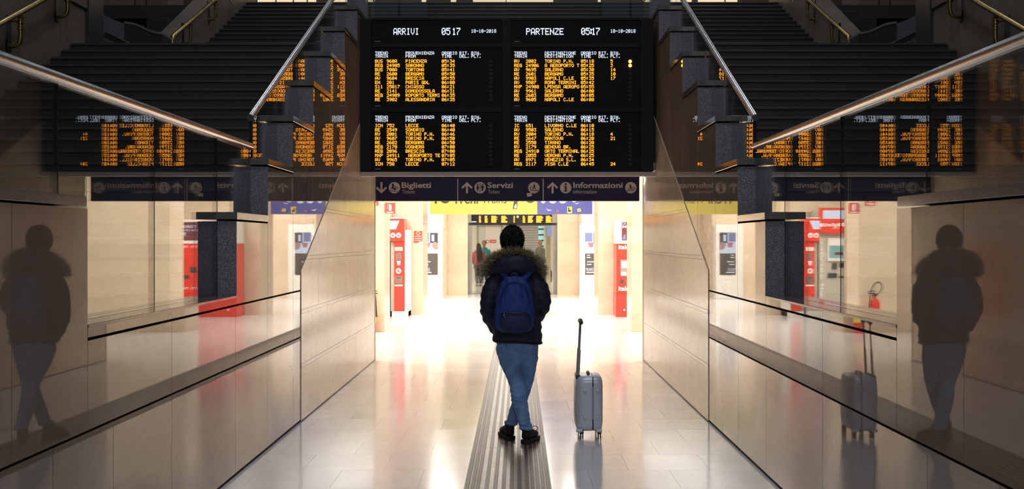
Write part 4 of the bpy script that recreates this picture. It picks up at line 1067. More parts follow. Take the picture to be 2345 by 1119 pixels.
# advertising screen stands
def screen_stand(p0, p1, s0, s1, label, side):
    Yd = 31.3
    q = lambda p: X_(p, Yd)
    v = lambda p: Z_(p, Yd)
    E = empty('screen_stand', ((q(p0)+q(p1))/2, Yd + 0.2, 0), label, 'screen stand', 'advertising screens')
    MB().box(q(p0), q(p1), Yd, Yd + 0.42, 0.16, v(513.5)).build('cabinet', M['machine_white'], E, bevel=0.01)
    MB().box(q(p0) - 0.01, q(p1) + 0.01, Yd - 0.02, Yd + 0.43, 0.0, 0.158).build('plinth', M['white_paint'], E, bevel=0.01)
    ss = MB().box(q(s0), q(s1), Yd - 0.012, Yd - 0.002, v(629), v(532)).build('screen', M['screen_brown'], E)
    def r(a, b, c, d, nm, mat, y=Yd - 0.016): return MB().box(q(s0 + (s1 - s0)*a), q(s0 + (s1 - s0)*b), y, y + 0.003, v(d), v(c)).build(nm, mat, ss)
    r(0, 1, 532.5, 580, 'picture', M['screen_white'])
    r(0.0, 0.45, 533, 553, 'picture_city', M['screen_blue'], Yd - 0.0195)
    r(0.52, 1.0, 533, 556, 'picture_caption', M['screen_navy'], Yd - 0.0195)
    r(0.62, 0.78, 537, 552, 'picture_text', M['screen_white'], Yd - 0.023)
    MB().prism([(q(s0 + (s1-s0)*0.16), v(555)), (q(s0 + (s1-s0)*0.55), v(555)), (q(s0 + (s1-s0)*0.48), v(566)), (q(s0 + (s1-s0)*0.24), v(566))], 'y', Yd - 0.0195, Yd - 0.0165).build('picture_cup', M['screen_pink'], ss)
    MB().prism([(q(s0 + (s1-s0)*0.6), v(560)), (q(s0 + (s1-s0)*0.8), v(553)), (q(s0 + (s1-s0)*1.0), v(556)), (q(s0 + (s1-s0)*1.0), v(572)), (q(s0 + (s1-s0)*0.75), v(570))], 'y', Yd - 0.0225, Yd - 0.0198).build('picture_hand', M['screen_skin'], ss)
    for a, b, c in ((0.12, 0.30, 583), (0.10, 0.34, 588), (0.12, 0.55, 598), (0.10, 0.40, 604)): r(a, b, c, c + 2.2, 'text_line', M['screen_white'])
    lettering('MILANO', q(s0 + (s1-s0)*0.06), q(s0 + (s1-s0)*0.52), v(620), 0.085, Yd - 0.014, M['screen_white'], ss)
    r(0.08, 0.60, 622, 624.5, 'text_line', M['screen_white'])
    return E
screen_stand(949, 1012, 966, 1002.5, 'white advertising screen stand left of the hall', -1)
screen_stand(1329.5, 1392, 1340, 1376.5, 'white advertising screen stand right of the hall', 1)

# far small board over the glass entrance
YD = 33.75
FB = empty('far_board', (X_(1171, YD), YD, 2.1), 'small far train board with yellow rows above the glass entrance', 'information board')
b_ = lambda a, b, c, d, nm, mat, y=YD, t=0.12: MB().box(X_(a, YD), X_(b, YD), y, y + t, Z_(d, YD), Z_(c, YD)).build(nm, mat, FB)
b_(1079.5, 1264.5, 491.5, 511.5, 'housing', M['board_frame'])
b_(1079.5, 1264.5, 489.5, 491.4, 'top_rail', M['blue_sign'])
rf = random.Random(5)
for i in range(7):
    yy = 494 + i * 2.3
    for a, b in ((1097, 1102), (1110, 1118), (1125, 1140), (1148, 1162), (1176, 1180), (1197, 1203), (1209, 1222), (1228, 1244), (1250, 1264)):
        e_ = b - rf.random() * (b - a) * 0.35
        b_(a, e_, yy, yy + 1.7, 'row_text', M['led_yellow'], YD - 0.004, 0.003)
b_(1080, 1091, 506.5, 508.5, 'row_text', M['led_white'], YD - 0.004, 0.003)
MB().ball((X_(1185.5, YD), YD - 0.01, Z_(496, YD)), 0.03).build('boarding_lamp', M['led_amber'], FB, smooth=True)

for hx_ in (1100, 1245): MB().tube([(X_(hx_, YD), YD + 0.06, Z_(489.5, YD)), (X_(hx_, YD), YD + 0.06, HZ)], 0.012, n=8).build('hanger', M['chrome'], FB)
# glass entrance, vestibule beyond
EN = empty('glass_entrance', (CXP, 34.0, 0), 'glass entrance with steel frame at the far end of the hall', 'entrance')
for a, b in ((-1.462, -1.36), (1.07, 1.175)): MB().box(a, b, 33.95, 34.07, 0, 2.06).build('frame_post', M['chrome'], EN)
MB().box(-1.46, 1.17, 33.95, 34.10, 2.06, 2.14).build('frame_head', M['dark_steel'], EN)
for a, b in ((-1.35, -0.95), (0.72, 1.06)):
    MB().box(a, b, 34.0, 34.015, 0.03, 2.055).build('glass_pane', M['glass'], EN)
    MB().box(a, b, 33.99, 34.025, 0.0, 0.03).build('bottom_rail', M['chrome'], EN)
MB().box(-1.46, 1.17, 34.0, 34.3, 2.40, HZ).build('transom', M['hall_marble'], EN)
MB().box(-3.4, 3.2, 46.0, 46.2, 0, HZ).build('wall_far', M['ceiling'], label='pale far wall of the vestibule', kind='structure')
for a, b, nm in ((-3.6, -3.4, 'left'), (3.2, 3.4, 'right')): MB().box(a, b, 34.4, 46.2, 0, HZ).build('wall_vestibule_' + nm, M['ceiling'], label='%s wall of the far vestibule' % nm, kind='structure')
DR = empty('door_1', (-1.1, 45.95, 0), 'white door with red prohibition notice on the far wall', kind='structure')
fx = lambda p: X_(p, 45.95)
fz = lambda p: Z_(p, 45.95)
MB().box(fx(1096), fx(1148), 45.93, 45.99, 0, fz(519)).build('leaf', M['door_white'], DR)
for a, b in ((1093.5, 1096), (1148, 1151)): MB().box(fx(a), fx(b), 45.90, 45.99, 0, fz(517)).build('jamb', M['beam'], DR)
MB().box(fx(1093.5), fx(1151), 45.90, 45.99, fz(519), fz(517)).build('head', M['beam'], DR)
MB().box(fx(1122), fx(1136.5), 45.92, 45.928, fz(556), fz(548.5)).build('notice_plate', M['red_sign'], DR)
MB().box(fx(1124), fx(1135), 45.915, 45.919, fz(553), fz(551.5)).build('notice_text', M['white_print'], DR)
MB().lathe([(0.045, 0), (0.07, 0), (0.07, 0.004), (0.045, 0.004)], (fx(1116.5), 45.922, fz(552.5)), 'y', ring=True).build('prohibition_ring', M['red_sign'], DR)
SHU = empty('roller_shutter', (0.5, 45.9, 0), 'grey slatted roller shutter on the far wall', 'shutter')
for i in range(22):
    MB().box(fx(1188), fx(1232), 45.90 + (0.012 if i % 2 else 0), 45.97, 0.02 + i*0.1, 0.112 + i*0.1).build('slat', M['shutter'], SHU)
MB().box(fx(1186), fx(1246), 45.86, 45.98, 2.222, 2.36).build('shutter_box', M['beam'], SHU)
SW_ = empty('shop_window', (1.0, 45.9, 0), 'narrow lit shop window with shelves right of the shutter', 'window')
MB().box(fx(1233), fx(1245), 45.95, 45.98, 0.02, 2.2).build('back_light', M['screen_teal'], SW_)
for i in range(9): MB().box(fx(1233), fx(1245), 45.85, 45.949, 0.2 + i*0.23, 0.26 + i*0.23).build('shelf', M['slot_dark'], SW_)
BS = empty('blue_screen', (1.15, 36.5, 1.9), 'small bright blue lit panel hanging right of the far entrance', 'sign')
MB().box(X_(1255.5, 36.5), X_(1262.5, 36.5), 36.5, 36.56, Z_(537, 36.5), Z_(511, 36.5)).build('lit_face', M['screen_blue'], BS)
MB().box(X_(1248, 36.5), X_(1263, 36.5), 36.562, 36.66, Z_(543, 36.5), Z_(505, 36.5)).build('back_box', M['white_paint'], BS)
MB().tube([(X_(1255, 36.5), 36.61, Z_(505, 36.5)), (X_(1255, 36.5), 36.61, HZ)], 0.015, n=8).build('hanger', M['chrome'], BS)
MB().box(X_(1251, 38), X_(1261, 38), 38, 38.3, 0, HZ).build('column', M['hall_marble'], label='slim cream column inside the far vestibule', cat='column')

# ================================================================== TRAVELLER
PY = 9.0
PX = -0.01
k9 = PY / F
PE = empty('person', (PX, PY, 0), 'person seen from behind in navy parka, blue jeans and dark sneakers, legs crossed', 'person')
def q9(px, py, dy=0.0):
    Y = PY + dy
    return ((px - VX) * Y / F, Y, EYE - (py - VY) * Y / F)
# body: one continuous figure under the clothes
legL = [q9(1160, 786, 0.0), q9(1167, 830, -0.025), q9(1184, 880, -0.055), q9(1190, 930, -0.075), q9(1204, 984, -0.085)]
legR = [q9(1209, 786, 0.0), q9(1209, 830, 0.03), q9(1203, 880, 0.065), q9(1186, 930, 0.085), q9(1171, 972, 0.095)]
b = MB()
HC = Vector(q9(1173, 553, 0.01))
b.ball(HC + Vector((0, 0, 0.0)), (0.076, 0.098, 0.112), 20, 14)
b.ball(HC + Vector((0, 0.030, -0.055)), (0.058, 0.070, 0.068))
b.ball(HC + Vector((0, 0.104, -0.020)), (0.013, 0.018, 0.024), 10, 8)
b.ball(HC + Vector((0, 0.088, -0.058)), (0.024, 0.018, 0.010), 10, 8)
for sgn in (-1, 1):
    b.ball(HC + Vector((sgn * 0.080, 0.0, -0.022)), (0.012, 0.020, 0.032), 10, 8)
    b.ball(HC + Vector((sgn * 0.028, 0.090, 0.012)), (0.018, 0.010, 0.009), 10, 8)
b.tube([HC + Vector((0, -0.01, -0.06)), q9(1176, 605, 0.0), q9(1178, 625, 0)], [0.055, 0.057, 0.075], n=14)
b.tube([q9(1180, 622), q9(1180, 650), q9(1182, 700), q9(1184, 750), q9(1185, 790)], [(0.12, 0.08), (0.16, 0.10), (0.145, 0.10), (0.14, 0.10), (0.14, 0.10)], n=20, sub=3)
armL = [q9(1134, 645, -0.01), q9(1119, 700, -0.03), q9(1118, 715, -0.02), q9(1146, 757, 0.11)]
armR = [q9(1228, 643, -0.01), q9(1242, 692, -0.03), q9(1242, 705, -0.01), q9(1224, 735, 0.13)]
for arm in (armL, armR):
    b.tube(arm, [0.052, 0.045, 0.042, 0.030], n=12, sub=3)
    h0 = Vector(arm[-1]); d = (h0 - Vector(arm[-2])).normalized()
    b.ball(h0 + d * 0.035, (0.032, 0.045, 0.040), 12, 8)
    for i, ln in enumerate((0.058, 0.066, 0.062, 0.048)):
        f0 = h0 + d * 0.06 + Vector((0, 0, 0.028 - i * 0.019))
        b.tube([f0, f0 + d * ln * 0.6, f0 + d * ln + Vector((0, 0, -0.012))], [0.010, 0.009, 0.008], n=8, cap='round')
    b.tube([h0 + d * 0.02 + Vector((0, 0, 0.03)), h0 + d * 0.05 + Vector((0, 0, 0.055)), h0 + d * 0.075 + Vector((0, 0, 0.06))], [0.012, 0.011, 0.009], n=8, cap='round')
for leg in (legL, legR): b.tube(leg, [0.075, 0.068, 0.050, 0.048, 0.036], n=14, sub=3)
fuse(b, 'body', M['skin'], PE, 0.010, 4)
# parka
j = MB()
j.tube([q9(1185, 784), q9(1185, 768), q9(1185, 740), q9(1184, 700), q9(1182, 665), q9(1180, 643), q9(1179, 626), q9(1178, 612)],
       [(0.192, 0.140), (0.198, 0.150), (0.190, 0.152), (0.183, 0.150), (0.185, 0.148), (0.178, 0.135), (0.135, 0.115), (0.09, 0.095)], n=28, sub=3)
j.tube([q9(1140, 641, 0.0), q9(1126, 665, -0.02), q9(1119, 700, -0.03), q9(1122, 724, 0.0), q9(1143, 758, 0.09)], [0.076, 0.077, 0.069, 0.064, 0.058], n=18, sub=4, cap='round')
j.tube([q9(1222, 640, 0.0), q9(1236, 664, -0.02), q9(1242, 690, -0.03), q9(1240, 702, 0.0), q9(1226, 728, 0.12)], [0.076, 0.077, 0.070, 0.066, 0.060], n=18, sub=4, cap='round')
def jfold(c):
    f = 0.0
    if abs(c.x - PX) > 0.16: f += 0.7 * math.sin(c.z * 95 + 9 * c.x + 14*c.y)
    f += 0.35 * math.sin(c.z * 40 + 6 * noise.noise(c * 6)) * (1 if c.z < 0.95 else 0.4)
    return f
fuse(j, 'parka', M['jacket'], PE, 0.0105, 5, 0.0042, 14, (1, 1, 1.6), jfold)
# pocket flap and hem band at the right hip
MB().tube([q9(1236, 722, -0.06), q9(1241, 724, -0.02), q9(1242, 726, 0.04)], [(0.02, 0.010)] * 3, n=10, cap='round').build('pocket_flap', M['jacket_dark'], PE, smooth=True)
hm = MB()
ring_c = Vector(q9(1185, 781)); hp_ = []
for i in range(28):
    a = 2 * math.pi * i / 28
    hp_.append(ring_c + Vector((0.194 * math.cos(a), 0.142 * math.sin(a), 0.004 * math.sin(3*a) - 0.012 * math.cos(a))))
hm.tube(hp_, 0.007, n=8, closed=True, ref=(0, 0, 1)).build('hem', M['jacket_dark'], PE, smooth=True)
# hood lying on the shoulders
h = MB()
h.tube([q9(1130, 616, -0.03), q9(1149, 607, -0.098), q9(1178, 606, -0.13), q9(1207, 605, -0.098), q9(1228, 614, -0.03)], [(0.045, 0.045), (0.066, 0.060), (0.082, 0.064), (0.066, 0.060), (0.045, 0.045)], n=18, sub=4, ref=(0, 0, 1), cap='round')
h.tube([q9(1140, 600, 0.0), q9(1152, 590, -0.06), q9(1178, 585, -0.085), q9(1204, 589, -0.06), q9(1216, 600, 0.0)], [0.05] * 5, n=14, sub=3, ref=(0, 0, 1), cap='round')
def hfold(c): return 0.8 * math.sin((c.z * 70) + 12 * (c.x - PX) ** 2 * 40)
fuse(h, 'hood', M['jacket'], PE, 0.010, 5, 0.004, 12, (1, 1, 1), hfold)
# fur trim: tapering strands, dark at the root and straw coloured at the tip
def strands(name, seeds, mat, parent, kcols, wid):
    vs, fs, cols = [], [], []
    for p, d, ln, bend, wscale in seeds:
        d = d.normalized(); side = d.cross(Vector((random.uniform(-1, 1), random.uniform(-1, 1), random.uniform(-1, 1)))).normalized(); up = d.cross(side)
        base = len(vs)
        tint = random.uniform(0.6, 1.25)
        for i, t in enumerate((0.0, 0.4, 0.75)):
            c = p + d * (ln * t) + bend * (t * t)
            wd = wid * wscale * (1 - t * 0.75)
            for a in range(3):
                an = 2 * math.pi * a / 3
                vs.append(c + (side * math.cos(an) + up * math.sin(an)) * wd)
                cc = kcols(t); cols.append(tuple(x * tint for x in cc) + (1,))
        vs.append(p + d * ln + bend); cc = kcols(1.0); cols.append(tuple(x * tint for x in cc) + (1,))
        for r in range(2):
            for a in range(3):
                b0 = base + r*3; fs.append((b0 + a, b0 + (a+1) % 3, b0 + 3 + (a+1) % 3, b0 + 3 + a))
        for a in range(3): fs.append((base + 6 + a, base + 6 + (a+1) % 3, base + 9))
    me = bpy.data.meshes.new(name); me.from_pydata([tuple(v) for v in vs], [], fs)
    ca = me.color_attributes.new('fur', 'FLOAT_COLOR', 'POINT')
    flat = [x for c in cols for x in c]; ca.data.foreach_set('color', flat)
    me.materials.append(mat); me.transform(Matrix.Translation(-world_loc(parent)))
    o = bpy.data.objects.new(name, me); COL.objects.link(o); o.parent = parent; o['kind'] = 'stuff'
    return o
arch = [Vector(q9(a, b_, c)) for a, b_, c in ((1116, 626, 0.0), (1117, 612, -0.03), (1124, 599, -0.06), (1140, 588, -0.085), (1158, 582, -0.098), (1178, 580, -0.10), (1200, 583, -0.098), (1216, 590, -0.085), (1229, 602, -0.06), (1235, 614, -0.03), (1234, 626, 0.0))]
cen = Vector(q9(1177, 618, 0.0))
seeds = []
rf = random.Random(3)
for i in range(5200):
    t = rf.random() * (len(arch) - 1); a = int(t); a = min(a, len(arch) - 2); p = arch[a].lerp(arch[a+1], t - a)
    out = p - cen; out.normalize()
    rnd = Vector((rf.gauss(0, 1), rf.gauss(0, 1), rf.gauss(0, 1)))
    p = p + rnd * 0.010
    d = out * 1.0 + Vector((0, -0.45, 0.15)) + rnd * 0.42
    clump = noise.noise(p * 60) * 0.9
    d = d + Vector((clump, 0, noise.noise(p * 60 + Vector((9, 9, 9))) * 0.9))
    seeds.append((p, d, rf.uniform(0.030, 0.076), Vector((rf.gauss(0, 0.006), rf.gauss(0, 0.006), -0.008)), rf.uniform(0.7, 1.3)))
def furcol(t):
    A, B_, C_ = (0.07, 0.052, 0.028), (0.36, 0.275, 0.14), (0.88, 0.76, 0.50)
    return tuple(A[i] + (B_[i] - A[i]) * min(1, t * 1.6) if t < 0.62 else B_[i] + (C_[i] - B_[i]) * (t - 0.62) / 0.38 for i in range(3))
ft = MB().tube(arch, 0.026, n=10, sub=2, ref=(0, 0, 1), cap='round').build('fur_backing', M['lace'], PE, smooth=True)
strands('fur_trim', seeds, M['fur'], PE, furcol, 0.0021)
# curly hair
hb = MB().ball(HC + Vector((0, -0.012, 0.018)), (0.080, 0.098, 0.100), 40, 28)
def curl(c): return 0
hv = fuse(hb, 'hair', M['hair'], PE, 0.005, 1, 0.012, 48, (1, 1, 1))
cut = HC.z - 0.075 - 0
bm = bmesh.new(); bm.from_mesh(hv.data)
kill = [v for v in bm.verts if (v.co.z < HC.z - 0.085) or (v.co.y + PY > HC.y + 0.055 and v.co.z < HC.z + 0.045)]
bmesh.ops.delete(bm, geom=kill, context='VERTS'); bm.to_mesh(hv.data); bm.free()
hs = []
for i in range(2600):
    u_ = rf.uniform(-1, 1); th = rf.uniform(0, 2 * math.pi); r_ = math.sqrt(1 - u_*u_)
    n = Vector((r_ * math.cos(th), r_ * math.sin(th), u_))
    p = HC + Vector((0, -0.012, 0.018)) + Vector((n.x * 0.086, n.y * 0.103, n.z * 0.105))
    if p.z < HC.z - 0.078 or (p.y > HC.y + 0.055 and p.z < HC.z + 0.045): continue
    tang = Vector((rf.gauss(0, 1), rf.gauss(0, 1), rf.gauss(0, 1))); tang -= n * tang.dot(n)
    hs.append((p, n + tang * 0.6, rf.uniform(0.010, 0.020), tang.normalized() * 0.016, 2.6))
ho = strands('hair_curls', hs, M['hair'], PE, lambda t: (0.01, 0.008, 0.007), 0.0016)
# jeans
jn = MB()
jn.tube([q9(1186, 757), q9(1186, 772), q9(1185, 792), q9(1186, 806)], [(0.155, 0.118), (0.163, 0.128), (0.165, 0.132), (0.14, 0.11)], n=24, sub=3, cap='round')
jn.tube([q9(1161, 790), q9(1166, 822, -0.02), q9(1178, 856, -0.045), q9(1186, 882, -0.055), q9(1189, 915, -0.07), q9(1196, 945, -0.075), q9(1204, 980, -0.085)], [0.092, 0.083, 0.070, 0.066, 0.062, 0.055, 0.046], n=20, sub=4)
jn.tube([q9(1208, 790), q9(1209, 822, 0.025), q9(1207, 856, 0.05), q9(1202, 882, 0.065), q9(1191, 915, 0.08), q9(1181, 942, 0.09), q9(1171, 970, 0.095)], [0.088, 0.078, 0.064, 0.058, 0.056, 0.052, 0.046], n=20, sub=4)
def dfold(c):
    f = 0.0
    if c.z < 0.62: f += 1.3 * math.sin(c.z * 125 + 50 * c.x + 9 * noise.noise(c * 9)) * max(0, noise.noise(c * 7 + Vector((3, 1, 8))) + 0.25)
    if 0.62 <= c.z < 0.78: f += 0.5 * math.sin(c.z * 70 + 30 * c.x)
    return f
fuse(jn, 'jeans', M['denim'], PE, 0.0085, 3, 0.0036, 16, (1, 1, 2.2), dfold)
for cpt, up_ in ((q9(1204, 979, -0.085), (0.012, 0, -0.05)), (q9(1171, 968, 0.095), (-0.012, 0, -0.05))):
    c0 = Vector(cpt); rp_ = []
    for i in range(20):
        a = 2 * math.pi * i / 20
        rp_.append(c0 + Vector((0.044 * math.cos(a), 0.050 * math.sin(a), 0.004 * math.sin(2*a))))
    MB().tube(rp_, [(0.013, 0.009)] * 20, n=10, closed=True, ref=(0, 0, 1)).build('cuff', M['denim'], PE, smooth=True)
# belt loops / back seam and pockets of the jeans
for a, b_ in ((1162, 1178), (1194, 1210)):
    MB().tube([q9(a, 789, -0.128), q9(a + 1, 806, -0.122), q9((a + b_)/2, 811, -0.118), q9(b_ - 1, 806, -0.122), q9(b_, 789, -0.128)], 0.0022, n=6).build('pocket_seam', M['denim'], PE)
# shoes
def shoe(heel, ang, label):
    E = empty('shoe', (heel[0], heel[1], 0), parent=PE); E.location = Vector((heel[0], heel[1], 0.0056)) - PE.location
    ca, sa = math.cos(ang), math.sin(ang)
    def g(l, a, z): return (heel[0] + l * sa + a * ca, heel[1] + l * ca - a * sa, z + 0.0056)     # l along the foot (away), a across
    out = [(-0.035, 0.012), (-0.040, 0.0), (-0.035, -0.03), (0.02, -0.040), (0.10, -0.038), (0.17, -0.048), (0.22, -0.040), (0.248, -0.012), (0.248, 0.014), (0.22, 0.040), (0.17, 0.046), (0.10, 0.036), (0.02, 0.040), (-0.025, 0.034)]
    m = MB(); n = len(out)
    m.add([g(l, a * 1.04, 0.0) for l, a in out] + [g(l, a * 1.10, 0.022) for l, a in out] + [g(l, a, 0.036) for l, a in out],
          [tuple(range(n-1, -1, -1)), tuple(range(2*n, 3*n))] + [(i, (i+1) % n, n + (i+1) % n, n + i) for i in range(n)] + [(n + i, n + (i+1) % n, 2*n + (i+1) % n, 2*n + i) for i in range(n)])
    m.build('sole', M['sole'], E, smooth='auto')
    u = MB()
    u.tube([g(-0.005, 0, 0.062), g(0.05, 0, 0.068), g(0.10, 0, 0.066), (g(0.15, 0, 0.056)), g(0.20, 0, 0.050), g(0.228, 0, 0.046)], [(0.034, 0.036), (0.038, 0.044), (0.040, 0.042), (0.043, 0.034), (0.036, 0.026), (0.02, 0.016)], n=16, sub=2, ref=(ca, -sa, 0), cap='round')
    u.tube([g(0.01, 0, 0.05), g(0.015, 0, 0.10), g(0.018, 0, 0.135)], [(0.036, 0.042), (0.038, 0.045), (0.040, 0.048)], n=16)
    fuse(u, 'upper', M['shoe'], E, 0.007, 3, 0.0015, 40)
    MB().tube([g(0.018, 0, 0.128), g(0.018, 0, 0.148)], [(0.041, 0.049), (0.039, 0.047)], n=16, ref=(ca, -sa, 0)).build('collar', M['shoe_maroon'], E, smooth='auto')
    MB().tube([g(-0.032, -0.012, 0.05), g(-0.036, 0, 0.10), g(-0.034, 0.0, 0.14)], [(0.014, 0.006)] * 3, n=8, ref=(ca, -sa, 0), cap='round').build('heel_tab', M['shoe_maroon'], E, smooth=True)
    for i in range(4):
        l = 0.06 + i * 0.026; z = 0.112 - i * 0.008
        MB().tube([g(l, -0.030, z - 0.022), g(l + 0.004, 0, z), g(l, 0.030, z - 0.022)], 0.0035, n=6, sub=3).build('lace', M['lace'], E, smooth=True)
    lp = [g(0.06, 0.02, 0.118), g(0.05, 0.058, 0.135), g(0.07, 0.075, 0.115), g(0.085, 0.055, 0.09)]
    MB().tube(lp, 0.003, n=6, sub=4).build('lace_loop', M['lace'], E, smooth=True)
    return E
shoe((q9(1206, 1015)[0] - 0.005, 8.905 + 0.03, 0), math.radians(20), 'right')
shoe((q9(1168, 1005)[0], 9.10, 0), math.radians(-16), 'left')

# ================================================================== BACKPACK
BY = 8.80
def qb(px, py, dy=0.0):
    Y = BY + dy
    return ((px - VX) * Y / F, Y, EYE - (py - VY) * Y / F)
BP = empty('backpack', qb(1179, 762), 'blue fabric backpack worn over the navy parka', 'backpack')
m = MB()
m.tube([qb(1179, 760), qb(1179, 755), qb(1179, 742), qb(1179, 715), qb(1179, 690), qb(1179, 665), qb(1178, 648), qb(1178, 637), qb(1178, 632)],
       [(0.100, 0.035), (0.130, 0.062), (0.150, 0.078), (0.153, 0.084), (0.146, 0.082), (0.128, 0.074), (0.104, 0.060), (0.075, 0.044), (0.045, 0.030)], n=28, sub=3)
def bfold(c):
    x = c.x - BP.location.x
    f = 0.7 * math.sin(x * 85 + 4 * noise.noise(c * 7)) * max(0, min(1, (c.z - 1.05) / 0.08)) * (1 if abs(x) < 0.09 else 0.3)
    return f
fuse(m, 'pack_body', M['backpack'], BP, 0.0085, 4, 0.0048, 16, (1.6, 1, 0.8), bfold)
m = MB()
m.tube([qb(1180, 757, -0.055), qb(1180, 748, -0.060), qb(1180, 733, -0.062), qb(1180, 722, -0.058), qb(1180, 718, -0.054)], [(0.105, 0.020), (0.122, 0.036), (0.124, 0.040), (0.118, 0.034), (0.110, 0.018)], n=24, sub=3, cap='round')
fuse(m, 'front_pocket', M['backpack_dark'], BP, 0.0075, 3, 0.003, 22)
MB().tube([qb(1147, 722, -0.082), qb(1153, 717, -0.090), qb(1166, 716, -0.096), qb(1182, 717, -0.098), qb(1198, 716.5, -0.094), qb(1210, 720, -0.085)], [(0.006, 0.003)] * 6, n=8, sub=3, ref=(0, 0, 1)).build('pocket_zip', M['zip'], BP, smooth=True)
MB().tube([qb(1155, 716, -0.098), qb(1154, 721, -0.103), qb(1157, 727, -0.104)], [(0.004, 0.002)] * 3, n=8, cap='round').build('zip_pull', M['chrome'], BP, smooth=True)
MB().tube([qb(1146, 690, -0.066), qb(1150, 670, -0.070), qb(1157, 654, -0.066), qb(1170, 646, -0.062), qb(1186, 646, -0.062), qb(1200, 653, -0.066), qb(1208, 670, -0.070), qb(1213, 692, -0.066)], [(0.005, 0.004)] * 8, n=8, sub=4, ref=(0, 1, 0)).build('main_zip', M['backpack_dark'], BP, smooth=True)
MB().tube([qb(1170, 634, -0.01), qb(1172, 628, -0.015), qb(1178, 626, -0.016), qb(1184, 628, -0.015), qb(1187, 634, -0.01)], [(0.008, 0.003)] * 5, n=8, sub=3, ref=(0, 0, 1)).build('top_loop', M['backpack_dark'], BP, smooth=True)
for sg_, pts in ((-1, [qb(1166, 647, 0.045), qb(1160, 637, 0.062), qb(1154, 628, 0.078), qb(1149, 620, 0.10), qb(1146, 612, 0.15), qb(1140, 622, 0.28), qb(1139, 660, 0.36)]),
                 (1, [qb(1192, 646, 0.045), qb(1201, 636, 0.062), qb(1209, 627, 0.078), qb(1216, 618, 0.10), qb(1219, 611, 0.15), qb(1222, 622, 0.28), qb(1222, 660, 0.36)])):
    MB().tube(pts, [(0.023, 0.008)] * 4 + [(0.022, 0.008)] * 3, n=12, sub=4, ref=(1, 0, -0.6 * sg_), cap='round').build('shoulder_strap', M['backpack'], BP, smooth=True)

# ================================================================== SUITCASE
SY = 9.14
SX0, SX1 = (1318.5 - VX) * SY / F, (1381 - VX) * SY / F
SXC = (SX0 + SX1) / 2
SU_ = empty('suitcase', (SXC, SY + 0.18, 0), 'grey hard-shell cabin suitcase on four wheels with raised handle', 'suitcase')
SZ0, SZ1, SD = 0.062, 0.508, 0.355
seam = (1358 - VX) * SY / F
def rounded(x0, x1, y0, y1, z0, z1, r, nm, mat, par, seg=4, edges=None):
    return MB().box(x0, x1, y0, y1, z0, z1).build(nm, mat, par, bevel=r, seg=seg, smooth='auto')
def shell(x0, x1, outer, nm):
    """half shell: rounded outer face, flat at the seam"""
    prof = []
    R_ = 0.035
    nseg = 6
    # cross-section in (y,z) as rounded rectangle, lofted along x with an inset at the outer face
    def rr_(ins, r):
        pts = []
        for (cy, cz, a0) in ((SY + SD - ins - r, SZ1 - ins - r, 0), (SY + ins + r, SZ1 - ins - r, 90), (SY + ins + r, SZ0 + ins + r, 180), (SY + SD - ins - r, SZ0 + ins + r, 270)):
            for i in range(nseg + 1):
                a = math.radians(a0 + 90 * i / nseg); pts.append((cy + r * math.cos(a), cz + r * math.sin(a)))
        return pts
    xs_ = [(x0 if outer > 0 else x1, 0.0, 0.055)]
    span = abs(x1 - x0)
    for t, ins in ((0.35, 0.0), (0.62, 0.002), (0.80, 0.008), (0.92, 0.020), (1.0, 0.040)):
        xs_.append(((x0 + span * t) if outer > 0 else (x1 - span * t), ins, 0.055 + ins * 0.2))
    vs, fs = [], []
    n = 4 * (nseg + 1)
    for xx, ins, r in xs_: vs += [(xx, a, b_) for a, b_ in rr_(ins, r)]
    for i in range(len(xs_) - 1):
        for q in range(n): fs.append((i*n + q, i*n + (q+1) % n, (i+1)*n + (q+1) % n, (i+1)*n + q))
    fs += [tuple(range(n)), tuple(range((len(xs_)-1)*n, len(xs_)*n))]
    return MB().add(vs, fs).build(nm, M['suit'], SU_, smooth='auto')
sl = shell(SX0, seam - 0.006, -1, 'shell_half')
sr = shell(seam + 0.006, SX1, 1, 'shell_half')
# zip band around the seam
def loop_yz(ins, r=0.055, n=6):
    pts = []
    for (cy, cz, a0) in ((SY + SD - ins - r, SZ1 - ins - r, 0), (SY + ins + r, SZ1 - ins - r, 90), (SY + ins + r, SZ0 + ins + r, 180), (SY + SD - ins - r, SZ0 + ins + r, 270)):
        for i in range(n + 1):
            a = math.radians(a0 + 90 * i / n); pts.append((cy + r * math.cos(a), cz + r * math.sin(a)))
    return pts
MB().prism(loop_yz(0.004), 'x', seam - 0.0062, seam + 0.0062).build('zip_band', M['suit_dark'], SU_)
MB().box(seam - 0.004, seam + 0.004, SY - 0.003, SY + 0.004, SZ0 + 0.10, SZ1 - 0.085).build('zip_cover', M['suit_zip'], SU_)
for side_, a, b_ in ((sl, SX0, seam - 0.006), (sr, seam + 0.006, SX1)):
    e0 = b_ if a == SX0 else a
    d = -1 if a == SX0 else 1
    for off in (0.008, 0.018):
        MB().box(e0 + d*off, e0 + d*(off + 0.004), SY - 0.003, SY + 0.004, SZ0 + 0.055, SZ1 - 0.055).build('groove_rib', M['suit'], side_, bevel=0.001)
    for z_ in (SZ0 + 0.115, SZ1 - 0.115):
        cxs = a + (b_ - a) * (0.56 if a == SX0 else 0.42)
        MB().lathe([(0.015, 0.0), (0.0145, -0.008), (0.010, -0.013), (0.002, -0.0145)], (cxs, SY + 0.001, z_), 'y', n=18).build('stud', M['suit'], side_, smooth=True)
    for zc in (SZ0 + 0.12, SZ1 - 0.12):
        MB().box((a if d < 0 else b_) - 0.001 * d - 0.002, (a if d < 0 else b_) - 0.001 * d + 0.002, SY + 0.05, SY + SD - 0.05, zc - 0.0015, zc + 0.0015).build('groove', M['suit_dark'], side_)
